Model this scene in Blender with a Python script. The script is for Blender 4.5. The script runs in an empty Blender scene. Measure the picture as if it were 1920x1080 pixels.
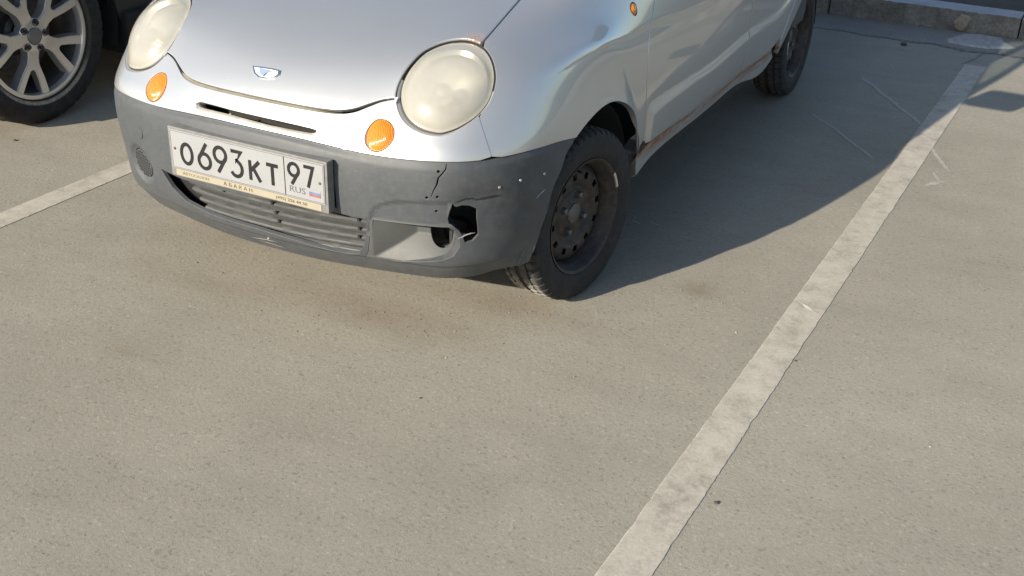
import bpy, bmesh, math, random
import numpy as np
from mathutils import Vector, Matrix, kdtree, noise
from mathutils.geometry import delaunay_2d_cdt

# ---------------------------------------------------------------- camera, sky, sun, exposure
SC = bpy.context.scene
COL = SC.collection
cam_d = bpy.data.cameras.new("camera")
cam = bpy.data.objects.new("camera", cam_d)
COL.objects.link(cam)
cam_d.sensor_width = 36.0
cam_d.lens = 40.89
cam_d.clip_start = 0.05
cam_d.clip_end = 3000
_C = (1.9754, -2.8960, 1.6307)
_yaw, _pit, _rol = -0.4755, 0.4739, 0.0302
def _basis(a, b, c):
    f = Vector((math.sin(a) * math.cos(b), math.cos(a) * math.cos(b), -math.sin(b)))
    r = Vector((math.cos(a), -math.sin(a), 0.0))
    u = r.cross(f)
    return math.cos(c) * r + math.sin(c) * u, -math.sin(c) * r + math.cos(c) * u, f
_r, _u, _f = _basis(_yaw, _pit, _rol)
cam.matrix_world = Matrix(((_r.x, _u.x, -_f.x, _C[0]), (_r.y, _u.y, -_f.y, _C[1]), (_r.z, _u.z, -_f.z, _C[2]), (0, 0, 0, 1)))
SC.camera = cam

SUN_TO = Vector((0.785, 2.2, -1.0)).normalized()          # direction the light travels
world = bpy.data.worlds.new("World")
SC.world = world
world.use_nodes = True
wn = world.node_tree
for n in list(wn.nodes):
    wn.nodes.remove(n)
_sky = wn.nodes.new("ShaderNodeTexSky")
_sky.sky_type = 'NISHITA'
_sky.sun_disc = False
_sky.sun_elevation = math.asin(-SUN_TO.z)
_sky.sun_rotation = math.atan2(-SUN_TO.x, -SUN_TO.y)
_sky.air_density = 1.0
_sky.dust_density = 0.9
_bg = wn.nodes.new("ShaderNodeBackground")
_bg.inputs['Strength'].default_value = 0.100
_wo = wn.nodes.new("ShaderNodeOutputWorld")
wn.links.new(_sky.outputs[0], _bg.inputs['Color'])
wn.links.new(_bg.outputs[0], _wo.inputs['Surface'])
sun_d = bpy.data.lights.new("sun", 'SUN')
sun_d.energy = 4.85
sun_d.angle = math.radians(0.53)
sun_d.color = (1.0, 0.90, 0.74)
sun = bpy.data.objects.new("sun", sun_d)
COL.objects.link(sun)
sun.location = (-3, -6, 6)
sun.rotation_euler = SUN_TO.to_track_quat('-Z', 'Y').to_euler()
SC.view_settings.view_transform = 'Standard'
SC.view_settings.look = 'None'
SC.view_settings.gamma = 1.0
SC.view_settings.use_curve_mapping = False
SC.view_settings.exposure = 0.80
SC.render.engine = 'CYCLES'

# ---------------------------------------------------------------- materials
def srgb(r, g, b):
    f = lambda c: ((c / 255) / 12.92) if c / 255 <= 0.04045 else (((c / 255) + 0.055) / 1.055) ** 2.4
    return (f(r), f(g), f(b), 1.0)

class NT:
    def __init__(s, name):
        s.m = bpy.data.materials.new(name); s.m.use_nodes = True
        s.t = s.m.node_tree; s.t.nodes.clear()
        s.out = s.t.nodes.new("ShaderNodeOutputMaterial")
    def n(s, typ, **kw):
        nd = s.t.nodes.new(typ)
        for k, v in kw.items():
            if k.startswith('_'):
                nd.inputs[k[1:].replace('_', ' ')].default_value = v
            else:
                setattr(nd, k, v)
        return nd
    def l(s, a, b): s.t.links.new(a, b)
    def coords(s): return s.n("ShaderNodeTexCoord").outputs['Object']
    def noise(s, vec, scale, detail=4, rough=0.6):
        nd = s.n("ShaderNodeTexNoise"); nd.inputs['Scale'].default_value = scale
        nd.inputs['Detail'].default_value = detail; nd.inputs['Roughness'].default_value = rough
        s.l(vec, nd.inputs['Vector']); return nd.outputs['Fac']
    def ramp(s, fac, stops):
        nd = s.n("ShaderNodeValToRGB"); e = nd.color_ramp.elements
        while len(e) < len(stops): e.new(0.5)
        for i, (p, c) in enumerate(stops):
            e[i].position = p; e[i].color = c if len(c) == 4 else (*c, 1)
        s.l(fac, nd.inputs['Fac']); return nd.outputs['Color']
    def mix(s, fac, a, b, blend='MIX'):
        nd = s.n("ShaderNodeMix", data_type='RGBA', blend_type=blend)
        for inp, v in ((nd.inputs['Factor'], fac), (nd.inputs['A'], a), (nd.inputs['B'], b)):
            pass
        def put(sock, v):
            if isinstance(v, (int, float)): sock.default_value = v
            elif isinstance(v, (tuple, list)): sock.default_value = v if len(v) == 4 else (*v, 1)
            else: s.l(v, sock)
        put(nd.inputs[0], fac); put(nd.inputs[6], a); put(nd.inputs[7], b)
        return nd.outputs[2]
    def math(s, op, a, b=0.0, clamp=False):
        nd = s.n("ShaderNodeMath", operation=op); nd.use_clamp = clamp
        for i, v in ((0, a), (1, b)):
            if isinstance(v, (int, float)): nd.inputs[i].default_value = v
            else: s.l(v, nd.inputs[i])
        return nd.outputs[0]
    def maprange(s, v, a, b, c=0.0, d=1.0):
        nd = s.n("ShaderNodeMapRange"); nd.inputs[1].default_value = a; nd.inputs[2].default_value = b
        nd.inputs[3].default_value = c; nd.inputs[4].default_value = d
        s.l(v, nd.inputs[0]); return nd.outputs[0]
    def bump(s, h, strength, dist):
        nd = s.n("ShaderNodeBump"); nd.inputs['Strength'].default_value = strength
        nd.inputs['Distance'].default_value = dist; s.l(h, nd.inputs['Height']); return nd.outputs[0]
    def bsdf(s, color, rough=0.5, metal=0.0, normal=None, coat=0.0, coat_rough=0.05, spec=0.5, **kw):
        b = s.n("ShaderNodeBsdfPrincipled")
        def put(nm, v):
            if isinstance(v, (int, float)): b.inputs[nm].default_value = v
            elif isinstance(v, (tuple, list)): b.inputs[nm].default_value = v if len(v) == 4 else (*v, 1)
            else: s.l(v, b.inputs[nm])
        put('Base Color', color); put('Roughness', rough); put('Metallic', metal)
        put('Coat Weight', coat); put('Coat Roughness', coat_rough); put('Specular IOR Level', spec)
        for k, v in kw.items(): put(k.replace('_', ' '), v)
        if normal is not None: s.l(normal, b.inputs['Normal'])
        s.l(b.outputs[0], s.out.inputs['Surface'])
        return b

def mat_simple(name, col, rough=0.6, metal=0.0, var=0.25, scale=30, bump=0.0, bscale=200, coat=0.0, spec=0.5):
    t = NT(name); c = t.coords()
    f = t.noise(c, scale)
    dark = tuple(x * (1 - var) for x in col[:3]); lite = tuple(min(1, x * (1 + var)) for x in col[:3])
    colr = t.ramp(f, [(0.3, dark), (0.7, lite)])
    nrm = t.bump(t.noise(c, bscale, 3), bump, 0.002) if bump else None
    t.bsdf(colr, rough, metal, nrm, coat, spec=spec)
    return t.m

def mat_paint():
    t = NT("silver_paint"); c = t.coords()
    sep = t.n("ShaderNodeSeparateXYZ"); t.l(c, sep.inputs[0])
    big = t.noise(c, 5, 5); fine = t.noise(c, 900, 2)
    base = t.mix(t.math('MULTIPLY', fine, 0.25), (0.46, 0.472, 0.482), (0.555, 0.568, 0.578))
    # road dust, thicker low down
    zf = t.maprange(sep.outputs['Z'], 0.62, 0.18, 0.0, 1.0)
    dustn = t.ramp(t.noise(c, 14, 6, 0.7), [(0.38, (0, 0, 0)), (0.72, (1, 1, 1))])
    dust = t.math('MULTIPLY', t.math('ADD', t.math('MULTIPLY', zf, 0.55), 0.03), t.math('ADD', t.math('MULTIPLY', dustn, 0.6), 0.45))
    col = t.mix(dust, base, (0.26, 0.235, 0.20))
    # rust creeping out of the door bottom seam
    zr = t.math('ABSOLUTE', t.math('SUBTRACT', sep.outputs['Z'], 0.322))
    rz = t.maprange(zr, 0.040, 0.004, 0.0, 1.0)
    yy = t.maprange(sep.outputs['Y'], 0.36, 0.40, 0.0, 1.0)
    mpn = t.n("ShaderNodeMapping"); mpn.inputs['Scale'].default_value = (1, 0.5, 3); t.l(c, mpn.inputs[0])
    rn = t.ramp(t.noise(mpn.outputs[0], 11, 6, 0.75), [(0.36, (0, 0, 0)), (0.54, (1, 1, 1))])
    rust = t.math('MULTIPLY', t.math('MULTIPLY', rz, yy), rn)
    ax = t.math('ABSOLUTE', sep.outputs['X'])
    rust = t.math('MULTIPLY', rust, t.maprange(ax, 0.68, 0.70, 0, 1))
    col = t.mix(rust, col, t.mix(t.noise(c, 120), (0.13, 0.045, 0.014), (0.30, 0.15, 0.06)))
    # rust around the upper rim of the headlight openings
    p = t.n("ShaderNodeCombineXYZ"); t.l(ax, p.inputs[0]); t.l(sep.outputs['Y'], p.inputs[1]); t.l(sep.outputs['Z'], p.inputs[2])
    d = t.n("ShaderNodeVectorMath", operation='DISTANCE'); t.l(p.outputs[0], d.inputs[0]); d.inputs[1].default_value = (0.500, -0.285, 0.822)
    hr = t.math('MULTIPLY', t.maprange(d.outputs['Value'], 0.045, 0.010, 0, 1), t.ramp(t.noise(c, 160), [(0.40, (0, 0, 0)), (0.6, (1, 1, 1))]))
    hr = t.math('MULTIPLY', hr, t.maprange(sep.outputs['X'], 0, 0.1, 0, 1))
    col = t.mix(hr, col, (0.22, 0.09, 0.035))
    vo = t.n("ShaderNodeTexVoronoi"); vo.inputs['Scale'].default_value = 55; t.l(c, vo.inputs['Vector'])
    vc = t.n("ShaderNodeSeparateColor"); t.l(vo.outputs['Color'], vc.inputs[0])
    chip = t.math('MULTIPLY', t.maprange(vo.outputs['Distance'], 0.10, 0.05, 0, 1), t.math('GREATER_THAN', vc.outputs[0], 0.90))
    chip = t.math('MULTIPLY', chip, t.maprange(sep.outputs['Y'], 0.1, -0.4, 0.25, 1))
    col = t.mix(t.math('MULTIPLY', chip, 0.75), col, (0.16, 0.145, 0.125))
    blot = t.ramp(t.noise(c, 38, 6, 0.8), [(0.60, (0, 0, 0)), (0.72, (1, 1, 1))])
    col = t.mix(t.math('MULTIPLY', blot, 0.14), col, (0.30, 0.28, 0.25))
    dust = t.math('MAXIMUM', dust, t.math('MAXIMUM', t.math('MULTIPLY', chip, 0.8), t.math('MULTIPLY', blot, 0.25)))
    cov = t.math('MAXIMUM', dust, t.math('MAXIMUM', rust, hr))
    rough = t.math('ADD', t.math('MULTIPLY', cov, 0.35), t.math('ADD', 0.35, t.math('MULTIPLY', big, 0.06)))
    coat = t.math('SUBTRACT', 0.9, t.math('MULTIPLY', cov, 0.9), True)
    metal = t.math('SUBTRACT', 0.66, t.math('MULTIPLY', cov, 0.7), True)
    nb = t.bump(t.noise(c, 2.6, 2), 0.10, 0.004)
    nrm = t.n("ShaderNodeBump"); nrm.inputs['Strength'].default_value = 0.03; nrm.inputs['Distance'].default_value = 0.001
    t.l(fine, nrm.inputs['Height']); t.l(nb, nrm.inputs['Normal'])
    b = t.bsdf(col, rough, metal, nrm.outputs[0], coat, 0.035, Coat_IOR=1.85)
    return t.m

def mat_bumper(name="grey_bumper_plastic", c0=(0.043, 0.050, 0.059), c1=(0.069, 0.077, 0.087)):
    t = NT(name); c = t.coords()
    sep = t.n("ShaderNodeSeparateXYZ"); t.l(c, sep.inputs[0])
    n1 = t.noise(c, 7, 6, 0.65); n2 = t.noise(c, 60, 5, 0.7)
    col = t.mix(n1, c0, c1)
    col = t.mix(t.math('MULTIPLY', t.ramp(n2, [(0.45, (0, 0, 0)), (0.7, (1, 1, 1))]), 0.35), col, (0.095, 0.097, 0.098))
    zf = t.maprange(sep.outputs['Z'], 0.34, 0.20, 0, 1)
    dust = t.math('MULTIPLY', zf, t.ramp(t.noise(c, 22, 6, 0.75), [(0.42, (0, 0, 0)), (0.70, (1, 1, 1))]))
    col = t.mix(t.math('MULTIPLY', dust, 0.35), col, (0.13, 0.125, 0.115))
    # fine pale scratches
    mp = t.n("ShaderNodeMapping"); mp.inputs['Scale'].default_value = (12, 12, 150); mp.inputs['Rotation'].default_value = (0.1, 0.2, 0); t.l(c, mp.inputs[0])
    sc = t.ramp(t.noise(mp.outputs[0], 3, 2, 0.5), [(0.66, (0, 0, 0)), (0.70, (1, 1, 1))])
    col = t.mix(t.math('MULTIPLY', sc, t.math('MULTIPLY', n1, 0.35)), col, (0.16, 0.16, 0.155))
    # scraped, dark worn patch on the corner
    p = t.n("ShaderNodeVectorMath", operation='DISTANCE'); t.l(c, p.inputs[0]); p.inputs[1].default_value = (0.655, -0.37, 0.45)
    wear = t.math('MULTIPLY', t.maprange(p.outputs['Value'], 0.20, 0.04, 0, 1), t.ramp(t.noise(c, 18, 6, 0.7), [(0.35, (0, 0, 0)), (0.6, (1, 1, 1))]))
    col = t.mix(t.math('MULTIPLY', wear, 0.6), col, (0.022, 0.023, 0.025))
    bp = t.bump(t.noise(c, 420, 3), 0.35, 0.0012)
    t.bsdf(col, t.math('ADD', 0.42, t.math('MULTIPLY', n2, 0.25)), 0.0, bp, spec=0.45)
    return t.m

def mat_asphalt(name="asphalt", a=(0.253, 0.235, 0.194), b=(0.315, 0.293, 0.244)):
    t = NT(name); c = t.coords()
    n1 = t.noise(c, 0.9, 6, 0.6); n2 = t.noise(c, 6, 6, 0.7); n3 = t.noise(c, 95, 4, 0.75); n4 = t.noise(c, 330, 3, 0.7)
    col = t.mix(t.ramp(n1, [(0.3, (0, 0, 0)), (0.7, (1, 1, 1))]), a, b)
    col = t.mix(t.math('MULTIPLY', t.ramp(n2, [(0.45, (0, 0, 0)), (0.75, (1, 1, 1))]), 0.35), col, (0.320, 0.294, 0.243))
    # aggregate: pale and dark grains
    vor = t.n("ShaderNodeTexVoronoi"); vor.inputs['Scale'].default_value = 150; t.l(c, vor.inputs['Vector'])
    vs = t.n("ShaderNodeSeparateColor"); t.l(vor.outputs['Color'], vs.inputs[0])
    gr = t.ramp(vs.outputs[0], [(0.0, (0.55, 0.55, 0.54)), (0.08, (0.93, 0.93, 0.93)), (0.93, (1.03, 1.03, 1.03)), (1.0, (1.28, 1.28, 1.26))])
    col = t.mix(0.55, col, gr, 'MULTIPLY')
    col = t.mix(0.5, col, t.ramp(n3, [(0.28, (0.72, 0.71, 0.69)), (0.5, (1, 1, 1)), (0.78, (1.12, 1.12, 1.1))]), 'MULTIPLY')
    v2 = t.n("ShaderNodeTexVoronoi"); v2.inputs['Scale'].default_value = 48; t.l(c, v2.inputs['Vector'])
    v2s = t.n("ShaderNodeSeparateColor"); t.l(v2.outputs['Color'], v2s.inputs[0])
    st = t.math('MULTIPLY', t.maprange(v2.outputs['Distance'], 0.34, 0.22, 0, 1), t.math('GREATER_THAN', v2s.outputs[1], 0.93))
    col = t.mix(t.math('MULTIPLY', st, 0.30), col, t.mix(v2s.outputs[2], (0.14, 0.13, 0.115), (0.42, 0.40, 0.36)))
    smear = t.n("ShaderNodeMapping"); smear.inputs['Scale'].default_value = (1.1, 2.6, 1); smear.inputs['Rotation'].default_value = (0, 0, 0.5); t.l(c, smear.inputs[0])
    col = t.mix(0.5, col, t.ramp(t.noise(smear.outputs[0], 2.2, 5, 0.62), [(0.32, (0.86, 0.855, 0.85)), (0.52, (1, 1, 1)), (0.72, (1.07, 1.065, 1.05))]), 'MULTIPLY')
    # dark pits
    pit = t.ramp(t.noise(c, 42, 5, 0.8), [(0.685, (0, 0, 0)), (0.72, (1, 1, 1))])
    col = t.mix(t.math('MULTIPLY', pit, 0.55), col, (0.11, 0.10, 0.085))
    # brownish damp-dirt stains where cars drip (in front of the small car)
    sep = t.n("ShaderNodeSeparateXYZ"); t.l(c, sep.inputs[0])
    for (px, py, rx, ry, k) in ((0.25, -0.42, 0.42, 0.13, 0.50), (0.62, -0.17, 0.40, 0.09, 0.45), (-0.28, -0.52, 0.40, 0.10, 0.35), (1.02, 0.22, 0.10, 0.08, 0.7), (-0.20, -0.95, 0.12, 0.06, 0.35), (-2.15, 0.05, 0.6, 0.1, 0.4)):
        dx = t.math('MULTIPLY', t.math('SUBTRACT', sep.outputs['X'], px), 1 / rx)
        dy = t.math('MULTIPLY', t.math('SUBTRACT', sep.outputs['Y'], py), 1 / ry)
        d = t.math('SQRT', t.math('ADD', t.math('MULTIPLY', dx, dx), t.math('MULTIPLY', dy, dy)))
        m = t.maprange(t.math('ADD', d, t.math('MULTIPLY', n2, 0.9)), 1.45, 0.55, 0, 1)
        m = t.math('MULTIPLY', m, t.ramp(t.noise(c, 28, 6, 0.75), [(0.32, (0.25, 0.25, 0.25)), (0.66, (1, 1, 1))]))
        col = t.mix(t.math('MULTIPLY', m, k), col, (0.165, 0.125, 0.082))
    # darker ground under the car
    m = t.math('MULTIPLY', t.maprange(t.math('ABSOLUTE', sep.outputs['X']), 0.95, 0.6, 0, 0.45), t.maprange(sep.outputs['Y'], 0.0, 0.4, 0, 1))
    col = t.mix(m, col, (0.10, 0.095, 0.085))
    h = t.math('ADD', t.math('MULTIPLY', n3, 0.8), t.math('ADD', t.math('MULTIPLY', n4, 0.5), t.math('MULTIPLY', pit, -0.7)))
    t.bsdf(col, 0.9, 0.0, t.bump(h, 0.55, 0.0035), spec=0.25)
    return t.m

def mat_linepaint():
    t = NT("worn_white_line_paint"); c = t.coords()
    n1 = t.noise(c, 16, 7, 0.72); n2 = t.noise(c, 90, 4, 0.8); n0 = t.noise(c, 3.2, 3)
    w = t.math('ADD', t.math('MULTIPLY', n1, 0.55), t.math('ADD', t.math('MULTIPLY', n2, 0.30), t.math('MULTIPLY', n0, 0.25)))
    col = t.ramp(w, [(0.42, (0.275, 0.252, 0.208)), (0.55, (0.40, 0.37, 0.312)), (0.72, (0.50, 0.47, 0.405))])
    t.bsdf(col, 0.8, 0, t.bump(n2, 0.4, 0.002), spec=0.3)
    return t.m

def mat_lens():
    t = NT("hazy_headlight_lens"); c = t.coords()
    n = t.noise(c, 20, 4); n2 = t.noise(c, 140, 4, 0.7)
    col = t.mix(n, (0.41, 0.40, 0.36), (0.52, 0.51, 0.47))
    b = t.n("ShaderNodeBsdfPrincipled"); t.l(col, b.inputs['Base Color'])
    t.l(t.math('ADD', 0.12, t.math('MULTIPLY', n2, 0.14)), b.inputs['Roughness'])
    b.inputs['Coat Weight'].default_value = 0.7; b.inputs['Coat Roughness'].default_value = 0.10
    tr = t.n("ShaderNodeBsdfTransparent"); tr.inputs[0].default_value = (0.98, 0.95, 0.86, 1)
    mx = t.n("ShaderNodeMixShader"); mx.inputs[0].default_value = 0.57
    t.l(tr.outputs[0], mx.inputs[1]); t.l(b.outputs[0], mx.inputs[2]); t.l(mx.outputs[0], t.out.inputs['Surface'])
    return t.m

def mat_glass(name, tint=(0.75, 0.80, 0.78), k=0.82):
    t = NT(name)
    tr = t.n("ShaderNodeBsdfTransparent"); tr.inputs[0].default_value = (*tint, 1)
    g = t.n("ShaderNodeBsdfGlossy"); g.inputs['Roughness'].default_value = 0.02
    fr = t.n("ShaderNodeFresnel"); fr.inputs[0].default_value = 1.5
    f = t.math('ADD', fr.outputs[0], 0.04)
    mx = t.n("ShaderNodeMixShader"); t.l(f, mx.inputs[0]); t.l(tr.outputs[0], mx.inputs[1]); t.l(g.outputs[0], mx.inputs[2])
    t.l(mx.outputs[0], t.out.inputs['Surface'])
    return t.m

def mat_amber():
    t = NT("amber_plastic"); c = t.coords()
    mp = t.n("ShaderNodeMapping"); mp.inputs['Rotation'].default_value = (0, 0.5, 0); t.l(c, mp.inputs[0])
    wv = t.n("ShaderNodeTexWave"); wv.inputs['Scale'].default_value = 75; wv.inputs['Distortion'].default_value = 0.4
    wv.bands_direction = 'X'; t.l(mp.outputs[0], wv.inputs['Vector'])
    col = t.mix(wv.outputs['Fac'], (0.46, 0.130, 0.006), (0.66, 0.235, 0.016))
    t.bsdf(col, 0.16, 0.0, t.bump(wv.outputs['Fac'], 0.4, 0.0015), 0.8, 0.04, Subsurface_Weight=0.25)
    return t.m

def mat_tyre():
    t = NT("tyre_rubber"); c = t.coords()
    n1 = t.noise(c, 25, 6, 0.7)
    col = t.mix(t.ramp(n1, [(0.4, (0, 0, 0)), (0.75, (1, 1, 1))]), (0.016, 0.016, 0.018), (0.034, 0.034, 0.033))
    sp = t.n("ShaderNodeSeparateXYZ"); t.l(c, sp.inputs[0])
    rad = t.math('SQRT', t.math('ADD', t.math('MULTIPLY', sp.outputs['Y'], sp.outputs['Y']), t.math('MULTIPLY', sp.outputs['Z'], sp.outputs['Z'])))
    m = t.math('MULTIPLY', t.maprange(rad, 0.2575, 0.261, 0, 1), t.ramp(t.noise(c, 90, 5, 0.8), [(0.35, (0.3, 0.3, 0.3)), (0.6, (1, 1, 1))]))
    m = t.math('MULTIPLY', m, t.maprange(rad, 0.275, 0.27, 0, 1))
    m = t.math('MULTIPLY', m, t.maprange(sp.outputs['Z'], -0.12, -0.20, 0.12, 1.0))  # tread dust, brightened towards the bottom to paint in the sunlit patch
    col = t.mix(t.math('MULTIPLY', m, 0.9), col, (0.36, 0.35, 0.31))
    t.bsdf(col, 0.75, 0, t.bump(t.noise(c, 300, 3), 0.4, 0.001), spec=0.3)
    return t.m

def mat_steelrim():
    t = NT("rusty_steel_wheel"); c = t.coords()
    n1 = t.noise(c, 22, 7, 0.75); n2 = t.noise(c, 85, 5, 0.7)
    col = t.ramp(n1, [(0.30, (0.028, 0.027, 0.027)), (0.46, (0.044, 0.040, 0.038)), (0.58, (0.070, 0.054, 0.045)), (0.74, (0.095, 0.082, 0.072))])
    col = t.mix(t.math('MULTIPLY', t.ramp(n2, [(0.62, (0, 0, 0)), (0.72, (1, 1, 1))]), 0.5), col, (0.22, 0.20, 0.18))
    t.bsdf(col, 0.62, 0.35, t.bump(n2, 0.5, 0.0015), spec=0.4)
    return t.m

def mat_kerb():
    t = NT("old_kerb_concrete"); c = t.coords()
    n1 = t.noise(c, 9, 7, 0.75); n2 = t.noise(c, 60, 5, 0.75)
    col = t.ramp(n1, [(0.3, (0.10, 0.10, 0.092)), (0.5, (0.17, 0.168, 0.158)), (0.7, (0.27, 0.268, 0.255))])
    col = t.mix(0.7, col, t.ramp(n2, [(0.3, (0.5, 0.5, 0.48)), (0.6, (1.1, 1.1, 1.1))]), 'MULTIPLY')
    t.bsdf(col, 0.95, 0, t.bump(n2, 0.9, 0.01), spec=0.2)
    return t.m

M = {}
M['paint'] = mat_paint()
M['bumper'] = mat_bumper()
M['bumper_light'] = mat_bumper("faded_grey_bumper_plastic", (0.062, 0.066, 0.068), (0.100, 0.104, 0.104))
M['asphalt'] = mat_asphalt()
M['line'] = mat_linepaint()
M['lens'] = mat_lens()
M['glass'] = mat_glass("car_window_glass")
M['dark_glass'] = mat_simple("dark_tinted_glass", (0.012, 0.013, 0.015), 0.05, 0, 0.1)
M['amber'] = mat_amber()
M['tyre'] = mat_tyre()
M['steelrim'] = mat_steelrim()
M['kerb'] = mat_kerb()
M['black'] = mat_simple("matt_black_inner", (0.012, 0.012, 0.013), 0.85)
M['black_plastic'] = mat_simple("black_plastic_trim", (0.02, 0.021, 0.023), 0.5, 0, 0.2, 60, 0.3, 300)
M['chrome'] = mat_simple("dull_chrome", (0.62, 0.62, 0.60), 0.22, 1.0, 0.08)
M['reflector'] = mat_simple("headlight_reflector", (0.78, 0.77, 0.72), 0.22, 0.9, 0.08, 8)
M['plate_white'] = mat_simple("plate_white", (0.265, 0.275, 0.29), 0.35, 0, 0.04, 9)
M['plate_black'] = mat_simple("plate_black_print", (0.010, 0.011, 0.013), 0.4, 0, 0.2)
M['plate_grey'] = mat_simple("plate_grey_print", (0.10, 0.10, 0.12), 0.5, 0, 0.2)
M['plate_blue'] = mat_simple("flag_blue", (0.10, 0.15, 0.28), 0.4)
M['plate_red'] = mat_simple("flag_red", (0.25, 0.09, 0.08), 0.4)
M['holder'] = mat_simple("plate_holder_grey", (0.16, 0.16, 0.155), 0.45, 0, 0.15, 40)
M['cream'] = mat_simple("cream_strip", (0.30, 0.275, 0.215), 0.35, 0, 0.06, 30)
M['sepia'] = mat_simple("brown_print", (0.09, 0.065, 0.04), 0.5)
M['emblem_white'] = mat_simple("emblem_silver_field", (0.80, 0.82, 0.86), 0.2, 0.3, 0.03)
M['emblem_blue'] = mat_simple("emblem_blue_field", (0.26, 0.34, 0.50), 0.25, 0.2, 0.05)
M['alloy'] = mat_simple("machined_alloy", (0.68, 0.68, 0.67), 0.28, 0.75, 0.08, 12, 0.1)
M['alloy_dark'] = mat_simple("grey_alloy_barrel", (0.13, 0.13, 0.135), 0.45, 0.7, 0.15)
M['suv_paint'] = mat_simple("black_suv_paint", (0.006, 0.007, 0.010), 0.25, 0.0, 0.1, 20, 0, 200, 0.8)
M['rust'] = mat_simple("rusty_steel", (0.10, 0.055, 0.03), 0.85, 0.2, 0.5, 50, 0.4)
M['steel_dull'] = mat_simple("dirty_steel", (0.12, 0.12, 0.12), 0.5, 0.7, 0.3, 60)
M['screw'] = mat_simple("zinc_screw_head", (0.50, 0.50, 0.50), 0.35, 0.8, 0.1)
M['mortar'] = mat_simple("pale_mortar", (0.36, 0.35, 0.33), 0.95, 0, 0.25, 40, 0.6, 90)
M['scuff'] = mat_simple("pale_scuff_on_asphalt", (0.335, 0.315, 0.278), 0.9, 0, 0.2, 60)  # pale colour stands for streaks of light on the ground
M['straw'] = mat_simple("dry_straw", (0.24, 0.20, 0.14), 0.8)
M['soil'] = mat_simple("dark_soil", (0.04, 0.035, 0.03), 0.95, 0, 0.4, 12, 0.8, 40)
M['kerbtop'] = mat_simple("worn_smooth_kerb_top", (0.30, 0.31, 0.33), 0.8, 0, 0.15, 8, 0.3, 60)  # top faces paler and bluer: sky light painted into the colour
M['seat'] = mat_simple("grey_seat_cloth", (0.07, 0.07, 0.075), 0.9, 0, 0.2, 80)
M['stone'] = mat_simple("grey_pebble", (0.17, 0.155, 0.13), 0.9, 0, 0.4, 30, 0.4, 90)
M['print_blue'] = mat_simple("hub_cap_grey", (0.20, 0.21, 0.22), 0.4, 0.6, 0.1)

# ---------------------------------------------------------------- object helpers
def tag(o, label=None, cat=None, group=None, kind=None):
    if label: o['label'] = label
    if cat: o['category'] = cat
    if group: o['group'] = group
    if kind: o['kind'] = kind
    return o

def empty(name, loc=(0, 0, 0), rz=0.0, parent=None):
    o = bpy.data.objects.new(name, None); COL.objects.link(o)
    o.location = loc; o.rotation_euler = (0, 0, rz); o.empty_display_size = 0.1
    if parent: o.parent = parent
    return o

def link(name, me, mat, parent=None):
    if mat is not None and not me.materials: me.materials.append(mat)
    o = bpy.data.objects.new(name, me); COL.objects.link(o)
    if parent: o.parent = parent
    return o

def mesh_obj(name, verts, faces, mat, parent=None, smooth=False):
    me = bpy.data.meshes.new(name); me.from_pydata([tuple(map(float, v)) for v in verts], [], [tuple(map(int, f)) for f in faces]); me.update()
    if smooth: me.polygons.foreach_set('use_smooth', [True] * len(me.polygons))
    return link(name, me, mat, parent)

def bm_obj(name, bm, mat, parent=None, smooth=False, auto=None):
    me = bpy.data.meshes.new(name); bm.to_mesh(me); bm.free()
    if smooth:
        me.polygons.foreach_set('use_smooth', [True] * len(me.polygons))
        if auto is not None: me.set_sharp_from_angle(angle=math.radians(auto))
    return link(name, me, mat, parent)

def box_bm(bm, cx, cy, cz, sx, sy, sz, bev=0.0, rot=None):
    mt = Matrix.Translation((cx, cy, cz))
    if rot is not None: mt = mt @ rot
    r = bmesh.ops.create_cube(bm, size=1.0, matrix=mt @ Matrix.Diagonal((sx, sy, sz, 1)))
    if bev:
        es = list({e for v in r['verts'] for e in v.link_edges})
        bmesh.ops.bevel(bm, geom=es, offset=bev, segments=2, affect='EDGES', profile=0.7)

def box(name, c, s, mat, parent=None, bev=0.0, rot=None):
    bm = bmesh.new(); box_bm(bm, *c, *s, bev, rot); return bm_obj(name, bm, mat, parent)

def tube(name, pts, r, mat, parent=None, seg=8):
    V = []; Fc = []; n = len(pts); P = [Vector(p) for p in pts]
    for i, p in enumerate(P):
        t = (P[min(i + 1, n - 1)] - P[max(i - 1, 0)]).normalized()
        a = t.cross(Vector((0, 0, 1)))
        if a.length < 1e-3: a = t.cross(Vector((0, 1, 0)))
        a.normalize(); b = t.cross(a)
        for k in range(seg):
            an = 2 * math.pi * k / seg
            V.append(p + (a * math.cos(an) + b * math.sin(an)) * r)
    for i in range(n - 1):
        for k in range(seg):
            k2 = (k + 1) % seg
            Fc.append((i * seg + k, i * seg + k2, (i + 1) * seg + k2, (i + 1) * seg + k))
    Fc.append(tuple(range(seg))[::-1]); Fc.append(tuple((n - 1) * seg + k for k in range(seg)))
    return mesh_obj(name, V, Fc, mat, parent, True)

def lathe(name, prof, mat, parent=None, seg=96, smooth=True, skip=None, auto=35, mod=None, close=False):
    """profile [(x, r)] turned about the x axis"""
    n = len(prof); V = []; Fc = []
    for k in range(seg):
        a = 2 * math.pi * k / seg
        for i, (x, r) in enumerate(prof):
            if mod: x, r = mod(i, k, x, r)
            V.append((x, r * math.cos(a), r * math.sin(a)))
    for k in range(seg):
        k2 = (k + 1) % seg
        for i in range(n - 1):
            if skip and skip(i, k): continue
            Fc.append((k * n + i, k * n + i + 1, k2 * n + i + 1, k2 * n + i))
    me = bpy.data.meshes.new(name); me.from_pydata(V, [], Fc); me.update()
    if smooth:
        me.polygons.foreach_set('use_smooth', [True] * len(me.polygons)); me.set_sharp_from_angle(angle=math.radians(auto))
    return link(name, me, mat, parent)

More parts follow.
